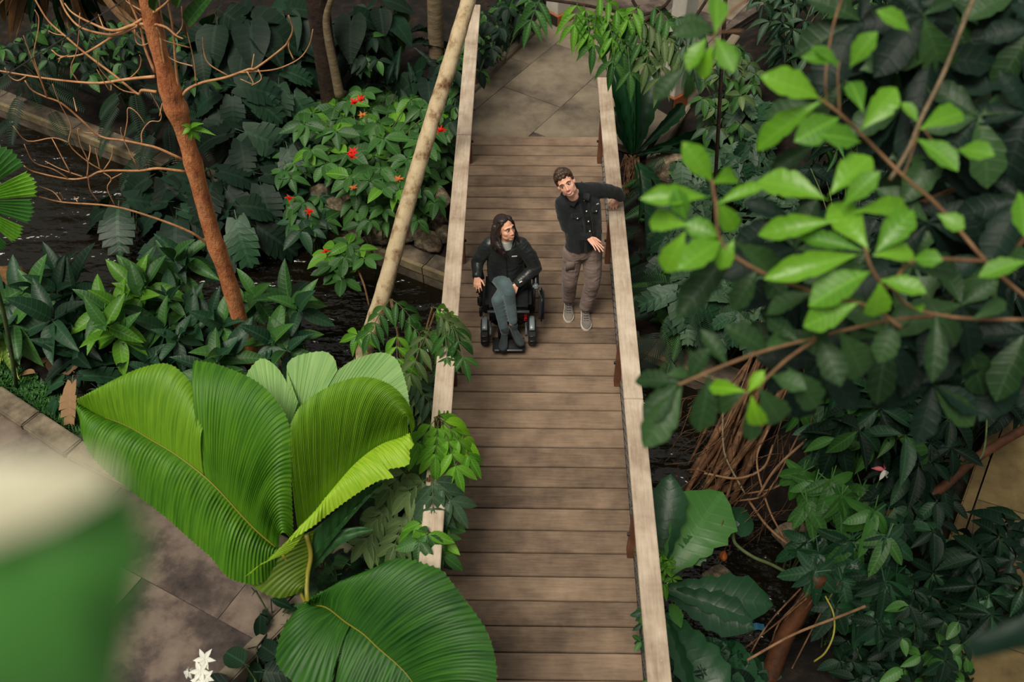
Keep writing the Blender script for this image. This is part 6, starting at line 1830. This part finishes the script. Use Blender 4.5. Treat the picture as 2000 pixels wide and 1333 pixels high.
MB().tube([(CX - .195, 6.578, .385), (CX + .195, 6.578, .385)], .013, 10).build('front_bar', M['w_bar'], wc)
MB().box((CX, 7.075, .62), (.41, .055, .36), Matrix.Rotation(math.radians(-7), 3, 'X'), .025).build('backrest', M['w_seat'], wc)
for sd in (-1, 1):
    x = CX + sd * (.268 if sd < 0 else .255)
    ar = MB().box((x, 6.86, .625), (.058, .40, .040), None, .016).build('armrest', M['w_black'], wc)
    MB().tube(catmull([V((x - sd * .02, 7.06, .36)), V((x, 7.07, .5)), V((x, 7.03, .61))], 4), .018, 8).build('armrest_post', M['w_black'], ar)
    MB().box((x - sd * .015, 6.80, .49), (.020, .34, .20), None, .008).build('side_guard', M['w_black'], wc)
jx = CX - .268
MB().box((jx, 6.655, .60), (.058, .10, .09), Matrix.Rotation(math.radians(16), 3, 'X'), .022).build('control_pod', M['w_black'], wc)
js = MB().cone((jx, 6.625, .630), .010, (jx, 6.618, .660), .014, 10).build('joystick', M['w_black'], wc)
MB().box((jx + .005, 6.60, .50), (.045, .05, .14), Matrix.Rotation(math.radians(12), 3, 'X'), .015).build('control_bracket', M['w_black'], wc)
MB().box((jx + .012, 6.60, .36), (.03, .045, .12), None, .012).build('lever', M['w_black'], wc)
MB().box((CX + .255, 6.655, .635), (.062, .05, .050), Matrix.Rotation(math.radians(16), 3, 'X'), .014).build('armrest_cap', M['w_grey'], wc)
fc = bpy.data.curves.new('mark', 'FONT'); fc.body = 'WHILL'; fc.size = .036; fc.extrude = .001; fc.align_x = 'CENTER'; fc.align_y = 'CENTER'
fo = bpy.data.objects.new('mark', fc); COL.objects.link(fo)
dg = bpy.context.evaluated_depsgraph_get(); dg.update()
fm = bpy.data.meshes.new_from_object(fo.evaluated_get(dg)); bpy.data.objects.remove(fo)
fm.materials.clear(); fm.materials.append(M['w_red'])
o = part('lettering', fm, wc, (0, 0, 0))
p_ = V((CX + .160, 6.592, .300)) - wloc(wc)
o.matrix_local = Matrix(((0, 1.1, 0, p_.x), (0, 0, -1, p_.y), (-1.0, 0, 0, p_.z), (0, 0, 0, 1)))
bag = empty('side_bag', (CX + .315, 6.70, .36), 'flat black pouch hanging from the armrest on the right of the wheelchair', 'bag')
MB().box((CX + .312, 6.70, .355), (.050, .17, .29), None, .018).build('pouch', M['w_seat'], bag)
MB().box((CX + .312, 6.70, .355), (.010, .178, .298), None, .004).build('piping', M['w_bar'], bag)
MB().tube(catmull([V((CX + .31, 6.64, .50)), V((CX + .29, 6.63, .56)), V((CX + .275, 6.66, .60))], 4), .008, 6).build('strap', M['w_bar'], bag)

# ------------------------------------------------------------------ the woman in the wheelchair
wo = empty('person', (-.06, 6.85, .12), 'woman with long dark hair in black quilted jacket, seated in the wheelchair, smiling up', 'person')
HW = Frame((-.058, 6.848, 1.168), (.60, -.70, .30), (-.28, .34, .90))
sR, sL = V((-.225, 6.875, .985)), V((.100, 6.875, .985))
eR, wR = V((-.318, 6.87, .745)), V((-.322, 6.715, .705))
eL, wL = V((.215, 6.82, .715)), V((.050, 6.705, .625))
hipR, kR, aR, tR = V((-.135, 6.90, .545)), V((-.030, 6.60, .615)), V((.010, 6.535, .245)), V((.062, 6.43, .13))
hipL, kL, aL, tL = V((.045, 6.90, .535)), V((-.135, 6.60, .515)), V((-.068, 6.510, .195)), V((-.082, 6.40, .10))
B_ = MB()
head_shapes(B_, HW, .95, .94)
B_.cone(HW(0, -.03, -.12), .048, (-.068, 6.885, 1.00), .055, 14)
B_.loft([(V((-.06, 6.93, .50)), V((.15, 0, 0)), V((0, .10, 0))), (V((-.065, 6.92, .70)), V((.125, 0, 0)), V((0, .09, 0))), (V((-.065, 6.90, .90)), V((.14, 0, 0)), V((0, .09, 0))), (V((-.066, 6.885, .98)), V((.09, 0, 0)), V((0, .06, 0)))], 18)
B_.chain([sR + V((.04, 0, -.04)), eR, wR], [.04, .040, .027]); B_.chain([sL + V((-.04, 0, -.04)), eL, wL], [.04, .040, .027])
B_.chain([hipR, kR, aR, aR + V((0, .02, -.05))], [.06, .036, .034, .028]); B_.chain([hipL, kL, aL, aL + V((0, .02, -.05))], [.06, .036, .028, .026])
# right hand on the joystick, left hand resting on the knee
hand_shapes(B_, wR + V((0, -.012, .004)), (.05, -.85, -.25), (.1, -.15, -1), 1, (.45, .55, .4), .92, .12, .15)
hand_shapes(B_, wL + V((-.006, -.004, -.004)), (-.42, -.55, -.62), (-.25, .5, -.6), -1, (.12, .3, .3), .92, .08, .2)
fuse(B_, 'body', .0040, 8, M['skin_w'], wo)
face_parts(wo, HW, 'brow_d', .95, (-.4, .3))
# hair
Hh = MB()
s = .95
Hh.ell(HW(0, -.034, .042), (.080, .092, .087), HW.R, 20, 14)
Hh.ell(HW(.020, .010, .094), (.052, .050, .026), HW.R, 16, 10)
Hh.ell(HW(-.040, .012, .082), (.034, .044, .030), HW.R, 16, 10)
# her right side (image left): behind the ear, then forward over the shoulder
Hh.chain([HW(.052, .040, .078), HW(.074, .000, .042), HW(.082, -.038, -.02), HW(.090, -.045, -.09), HW(.098, -.012, -.15), HW(.088, .018, -.205), HW(.078, .030, -.245)], [.015, .020, .030, .034, .032, .024, .008])
Hh.chain([HW(.070, -.05, .03), HW(.098, -.062, -.06), HW(.122, -.060, -.125), HW(.128, -.04, -.165)], [.036, .038, .030, .010])
# her left side (image right)
Hh.chain([HW(-.045, .046, .074), HW(-.074, .020, .030), HW(-.083, -.005, -.04), HW(-.088, .000, -.11), HW(-.082, .018, -.165)], [.014, .018, .024, .028, .010])
Hh.chain([HW(-.066, -.05, .03), HW(-.082, -.05, -.05), HW(-.088, -.045, -.14), HW(-.085, -.03, -.20)], [.036, .034, .032, .012])
Hh.chain([HW(0, -.09, .04), HW(.01, -.105, -.06), HW(.01, -.10, -.16)], [.05, .055, .04])
# separate locks
for k in range(26):
    q = rng.choice((1, 1, -1)); y0 = rng.uniform(-.09, .02)
    Hh.chain([HW(q * .070, y0, .04), HW(q * rng.uniform(.086, .104), y0 - .015, -.05), HW(q * rng.uniform(.084, .112), y0 + rng.uniform(-.01, .03), -.13), HW(q * rng.uniform(.075, .115), y0 + rng.uniform(0, .05), -.19 - rng.uniform(0, .045))], [.010, .011, .010, .004], 7)
fuse(Hh, 'hair', .0048, 2, M['hair_w'], wo, .0014, 42, (1, 1, .3))
# grey collar
K_ = MB()
K_.loft([(V((-.064, 6.862, .97)), V((.092, 0, 0)), V((0, .094, .01))), (V((-.060, 6.856, 1.02)), V((.078, 0, 0)), V((0, .080, .012))), (V((-.054, 6.850, 1.062)), V((.066, 0, 0)), V((0, .066, .016)))], 20)
fuse(K_, 'knit_collar', .006, 3, M['knit'], wo, .0012, 40, (1, 1, 4))
# jacket
J = MB()
J.loft([(V((-.050, 6.915, .515)), V((.175, 0, 0)), V((0, .150, 0))), (V((-.055, 6.905, .60)), V((.180, 0, 0)), V((0, .155, .02))), (V((-.060, 6.905, .72)), V((.168, 0, 0)), V((0, .140, .01))), (V((-.062, 6.895, .86)), V((.178, 0, 0)), V((0, .135, 0))), (V((-.063, 6.885, .96)), V((.165, 0, 0)), V((0, .110, 0))), (V((-.064, 6.882, 1.02)), V((.115, 0, 0)), V((0, .085, 0))), (V((-.064, 6.88, 1.045)), V((.085, 0, 0)), V((0, .075, 0)))], 24)
J.chain([sR + V((.028, 0, -.022)), sR.lerp(eR, .5) + V((.004, 0, 0)), eR, wR + V((.002, .012, .0))], [.070, .066, .060, .046], 14)
J.chain([sL + V((-.028, 0, -.022)), sL.lerp(eL, .5), eL, wL + V((.012, .010, .006))], [.070, .068, .062, .046], 14)
for q in (sR, sL): J.cone(q + V((.03 if q is sR else -.03, 0, -.02)), .062, V((-.064, 6.882, 1.00)), .075, 14)
fuse(J, 'jacket', .007, 5, M['puffer'], wo, .0052, 11, (.8, .8, 1.7))
# stand collar opened to one side, zip and chest print
Cc = MB()
for sd, top in ((-1, .050), (1, .040)):
    base = [V((-.064 + sd * .070, 6.835, 1.000)), V((-.064 + sd * .092, 6.872, 1.015)), V((-.064 + sd * .075, 6.935, 1.03))]
    if sd > 0: base = [V((-.040, 6.795, .925)), V((.000, 6.800, .965))] + base
    Q = resample(catmull(base, 4), 12)
    Cc.add([p for p in Q] + [p + V((sd * .016, -.010, top)) for p in Q] + [p + V((sd * .012, .0, 0)) for p in Q] + [p + V((sd * .026, -.008, top - .004)) for p in Q],
           [(i, i + 1, 13 + i, 12 + i) for i in range(11)] + [(24 + i, 36 + i, 37 + i, 25 + i) for i in range(11)] + [(12 + i, 13 + i, 37 + i, 36 + i) for i in range(11)])
Cc.build('jacket_collar', M['puffer'], wo)
MB().tube(catmull([V((-.058, 6.793, .955)), V((-.052, 6.762, .88)), V((-.050, 6.758, .78)), V((-.046, 6.748, .66)), V((-.045, 6.752, .58))], 5), .0035, 5).build('zip', M['iron'], wo)
cL = V((.022, 6.768, .905))
MB().box(cL, (.050, .004, .010), Matrix.Rotation(math.radians(8), 3, 'Y') @ Matrix.Rotation(math.radians(14), 3, 'Z')).build('chest_print', M['tag_white'], wo, False)
MB().box(wL + V((.030, -.026, .046)), (.030, .012, .004), Matrix.Rotation(.7, 3, 'Z')).build('cuff_print', M['tag_white'], wo, False)
# leggings
Lg = MB()
Lg.ell((-.045, 6.91, .545), (.165, .125, .085))
Lg.chain([hipR, hipR.lerp(kR, .5) + V((0, 0, .012)), kR, kR.lerp(aR, .3) + V((0, .012, 0)), aR + V((-.002, .004, .062))], [.084, .078, .060, .055, .043], 14)
Lg.chain([hipL, hipL.lerp(kL, .5), kL, kL.lerp(aL, .3) + V((0, .012, 0)), aL + V((0, .004, -.01))], [.084, .076, .057, .053, .042], 14)
fuse(Lg, 'leggings', .006, 4, M['legging'], wo, .0014, 14, (1, 1, 1.5))
shoe(wo, aL + V((.004, .045, -.105)), aL + V((-.016, -.115, -.112)), (0, 0, 1), .084, .215, M['boot'], M['w_rubber'], 'boot', 1, aL + V((0, .004, .022)))
shoe(wo, aR + V((-.012, .040, -.100)), aR + V((.062, -.100, -.130)), (.1, -.3, 1), .084, .215, M['boot'], M['w_rubber'], 'boot', 1, aR + V((.002, .002, .000)))

# ------------------------------------------------------------------ the man at the handrail
ma = empty('person', (.63, 6.95, .0), 'standing man in black denim jacket and taupe trousers, left hand on the right handrail', 'person')
HM = Frame((.468, 6.955, 1.592), (-.02, -.93, .30), (-.46, .30, .83))
msR, msL = V((.440, 6.945, 1.385)), V((.760, 7.095, 1.420))
meR, mwR, mtR = PZ(1107, 441, 1.13), PZ(1147, 462, 1.075), PZ(1172, 486, 1.03)
meL, mwL = V((.955, 7.20, 1.285)), V((1.010, 7.325, 1.145))
mhR, mkR, maR = V((.568, 6.915, .91)), V((.545, 6.885, .50)), V((.556, 7.015, .095))
mhL, mkL, maL = V((.735, 6.925, .91)), V((.762, 6.860, .49)), V((.716, 6.905, .095))
B_ = MB()
head_shapes(B_, HM, 1.0, 1.04)
B_.cone(HM(0, -.035, -.13), .056, (.575, 7.03, 1.41), .062, 14)
ax = (msL - msR).normalized()
fr_ = ax.cross(V((0, 0, 1))).normalized()
B_.loft([(V((.65, 6.925, .90)), ax * .15, fr_ * .10), (V((.655, 6.955, 1.05)), ax * .14, fr_ * .10), (V((.625, 7.005, 1.25)), ax * .15, fr_ * .105), (V((.600, 7.03, 1.36)), ax * .11, fr_ * .07)], 18)
B_.chain([msR + V((.03, .015, -.03)), meR, mwR], [.045, .042, .030]); B_.chain([msL + V((-.03, -.015, -.03)), meL, mwL], [.045, .042, .030])
B_.chain([mhR, mkR, maR], [.08, .055, .038]); B_.chain([mhL, mkL, maL], [.08, .055, .038])
hand_shapes(B_, mwR + V((.006, -.004, -.002)), mtR - mwR, (.0, -.25, -1), 1, (.08, .12, .10), 1.06, .24, -.05)
hand_shapes(B_, mwL + V((-.012, .002, -.002)), (-.50, -.60, -.30), (.05, .1, -1), -1, (.42, .75, .5), 1.0, .07, .3)
fuse(B_, 'body', .0042, 8, M['skin_m'], ma)
face_parts(ma, HM, 'brow_b', 1.0, (.5, -.4))
Hh = MB()
Hh.ell(HM(0, -.032, .044), (.083, .098, .088), HM.R, 20, 14)
r2 = random.Random(5)
for k in range(70):
    a = r2.uniform(0, 6.28); t = r2.uniform(0, 1) ** .6
    p = (.070 * t * math.cos(a), -.018 + .085 * t * math.sin(a), .128 - .055 * t * t)
    Hh.ell(HM(*p), r2.uniform(.013, .020), None, 8, 6)
for x, z in ((-.045, .096), (-.025, .104), (-.005, .106), (.018, .105), (.038, .098), (.055, .082), (-.060, .080)):
    Hh.ell(HM(x, .058 - abs(x) * .3, z), .019, None, 8, 6)
for q in (-1, 1): Hh.chain([HM(q * .070, .012, .055), HM(q * .074, .008, .012)], [.016, .010])
fuse(Hh, 'hair', .0048, 1, M['hair_m'], ma, .0022, 60)
# trousers
Tz = MB()
Tz.loft([(V((.648, 6.930, .82)), ax * .155, fr_ * .115), (V((.650, 6.930, .92)), ax * .165, fr_ * .120), (V((.653, 6.945, 1.0)), ax * .160, fr_ * .115)], 20)
Tz.chain([mhR + V((0, 0, -.06)), mhR.lerp(mkR, .55), mkR, mkR.lerp(maR, .4) + V((0, .012, 0)), maR + V((0, -.006, .045))], [.100, .088, .074, .070, .062], 16)
Tz.chain([mhL + V((0, 0, -.06)), mhL.lerp(mkL, .55), mkL, mkL.lerp(maL, .4) + V((0, .012, 0)), maL + V((0, -.004, .045))], [.100, .088, .074, .070, .062], 16)
fuse(Tz, 'trousers', .007, 4, M['chino'], ma, .0050, 9, (1, 1, 1.5))
for q, lg in ((-1, (mhR, mkR)),):
    p = lg[0].lerp(lg[1], .42) + V((-.020, -.088, 0))
    MB().box(p, (.085, .014, .13), Matrix.Rotation(.12, 3, 'X'), .006).build('pocket', M['chino'], ma)
# shirt under the open jacket
Sh = MB()
Sh.loft([(V((.652, 6.925, .93)), ax * .150, fr_ * .132), (V((.648, 6.955, 1.08)), ax * .145, fr_ * .132), (V((.618, 7.005, 1.25)), ax * .155, fr_ * .128), (V((.592, 7.025, 1.37)), ax * .12, fr_ * .10), (V((.566, 7.005, 1.44)), ax * .080, fr_ * .082), (V((.550, 6.995, 1.485)), ax * .066, fr_ * .068)], 22)
fuse(Sh, 'shirt', .007, 3, M['shirt'], ma, .002, 12)
# denim jacket: body with an opening left of the middle, sleeves, collar, flaps
Jm = MB()
Jm.loft([(V((.652, 6.93, .925)), ax * .178, fr_ * .128), (V((.654, 6.945, 1.0)), ax * .176, fr_ * .128), (V((.642, 6.970, 1.12)), ax * .176, fr_ * .130), (V((.618, 7.010, 1.26)), ax * .190, fr_ * .126), (V((.602, 7.030, 1.36)), ax * .180, fr_ * .105), (V((.592, 7.040, 1.42)), ax * .120, fr_ * .080), (V((.585, 7.045, 1.445)), ax * .085, fr_ * .070)], 26)
Jm.chain([msR + V((.012, .005, -.012)), msR.lerp(meR, .5) + V((-.004, 0, 0)), meR, mwR + (meR - mwR).normalized() * .012], [.074, .066, .060, .048], 16)
Jm.chain([msL + V((-.010, -.005, -.012)), msL.lerp(meL, .5), meL, mwL + (meL - mwL).normalized() * .010], [.072, .064, .058, .048], 16)
for q in (msR, msL): Jm.cone(q + (V((.59, 7.03, 1.41)) - q) * .1, .064, V((.578, 7.035, 1.435)), .078, 14)
fuse(Jm, 'jacket', .007, 5, M['denim'], ma, .0050, 10, (1, 1, 1.3))
def chest(u, z, out=.004):
    """a point on the front of the jacket: u to the figure's left along the shoulder line"""
    cs = [(.925, V((.652, 6.93, .925)), .178, .128), (1.0, V((.654, 6.945, 1.0)), .176, .128), (1.12, V((.642, 6.970, 1.12)), .176, .130), (1.26, V((.618, 7.010, 1.26)), .190, .126), (1.36, V((.602, 7.030, 1.36)), .180, .105), (1.42, V((.592, 7.04, 1.42)), .120, .080), (1.47, V((.58, 7.045, 1.47)), .085, .065)]
    for (za, ca, ra, da), (zb, cb, rb, db) in zip(cs[:-1], cs[1:]):
        if za <= z <= zb: break
    t = max(0, min(1, (z - za) / (zb - za)))
    c = ca.lerp(cb, t); rx = ra + (rb - ra) * t; ry = da + (db - da) * t
    k = max(-.98, min(.98, u / rx))
    return c + ax * u + fr_ * (ry * math.sqrt(1 - k * k) + out)
def patch(name, poly, mat, out=.006, thick=.006):
    """a small cloth piece lying on the chest, poly in (u, z)"""
    n = len(poly)
    top = [chest(u, z, out + thick) for u, z in poly]; bot = [chest(u, z, out - .004) for u, z in poly]
    return MB().add(top + bot, [tuple(range(n))] + [(i, n + i, n + (i + 1) % n, (i + 1) % n) for i in range(n)]).build(name, mat, ma, False)
M['shirt_front'] = M['shirt']
patch('shirt_front', [(-.022, 1.40), (.020, 1.40), (.026, 1.25), (.030, 1.08), (.034, .95), (-.014, .95), (-.026, 1.08), (-.028, 1.25)], M['shirt'], .004, .003)
for u0, sgn in ((-.030, -1), (.036, 1)):
    patch('jacket_edge', [(u0, 1.40), (u0 + sgn * .020, 1.40), (u0 + sgn * .018, 1.2), (u0 + sgn * .022, .94), (u0, .94), (u0 - sgn * .0, 1.2)], M['denim'], .006, .008)
    us = [sgn * x for x in (.055, .135)]
    o = patch('pocket_flap', [(us[0], 1.315), (us[1], 1.315), (us[1], 1.285), ((us[0] + us[1]) / 2, 1.262), (us[0], 1.285)], M['denim'], .008, .007)
    b = chest((us[0] + us[1]) / 2, 1.278, .017)
    MB().ell(b, .0065, None, 8, 6).build('button', M['button'], o)
    q = []
    for k in range(9):
        t = k / 8
        q.append(V((.560, 7.01, 1.475)) + ax * sgn * (.022 + .064 * math.sin(t * PI * .62)) + fr_ * (.098 - .15 * t) + V((0, 0, -.040 + .055 * t)))
    MB().add(q + [p + ax * sgn * .050 + V((0, 0, -.040)) + fr_ * .016 for p in q] + [p + V((0, 0, .010)) for p in q] + [p + ax * sgn * .054 + V((0, 0, -.030)) + fr_ * .020 for p in q],
             [(i, i + 1, 10 + i, 9 + i) for i in range(8)] + [(18 + i, 27 + i, 28 + i, 19 + i) for i in range(8)] + [(9 + i, 10 + i, 28 + i, 27 + i) for i in range(8)] + [(0, 9, 27, 18), (8, 26, 35, 17)]).build('jacket_collar', M['denim'], ma)
for z in (1.405, 1.315, 1.225, 1.135):
    MB().ell(chest(-.002, z, .011), .0075, None, 8, 6).build('button', M['button'], ma)
MB().box(chest(.125, 1.322, .016), (.022, .004, .008), Matrix.Rotation(-.5, 3, 'Y')).build('pocket_print', M['tag_white'], ma, False)
for a_, tdir in ((maR, V((-.02, -1, 0))), (maL, V((.03, -1, 0)))):
    tdir.normalize()
    h = a_ - tdir * .062; h.z = .006
    o, f, u, x = shoe(ma, h, h + tdir * .275, (0, 0, 1), .098, .272, M['sneaker'], M['sole'], 'shoe', 0, a_ + V((0, 0, .02)))
    for k in range(4):
        c = h + f * (.125 + .022 * k) + u * (.098 - .013 * k)
        MB().tube([c - x * .022, c + u * .004, c + x * .022], .0035, 5).build('lace', M['w_bar'], o)
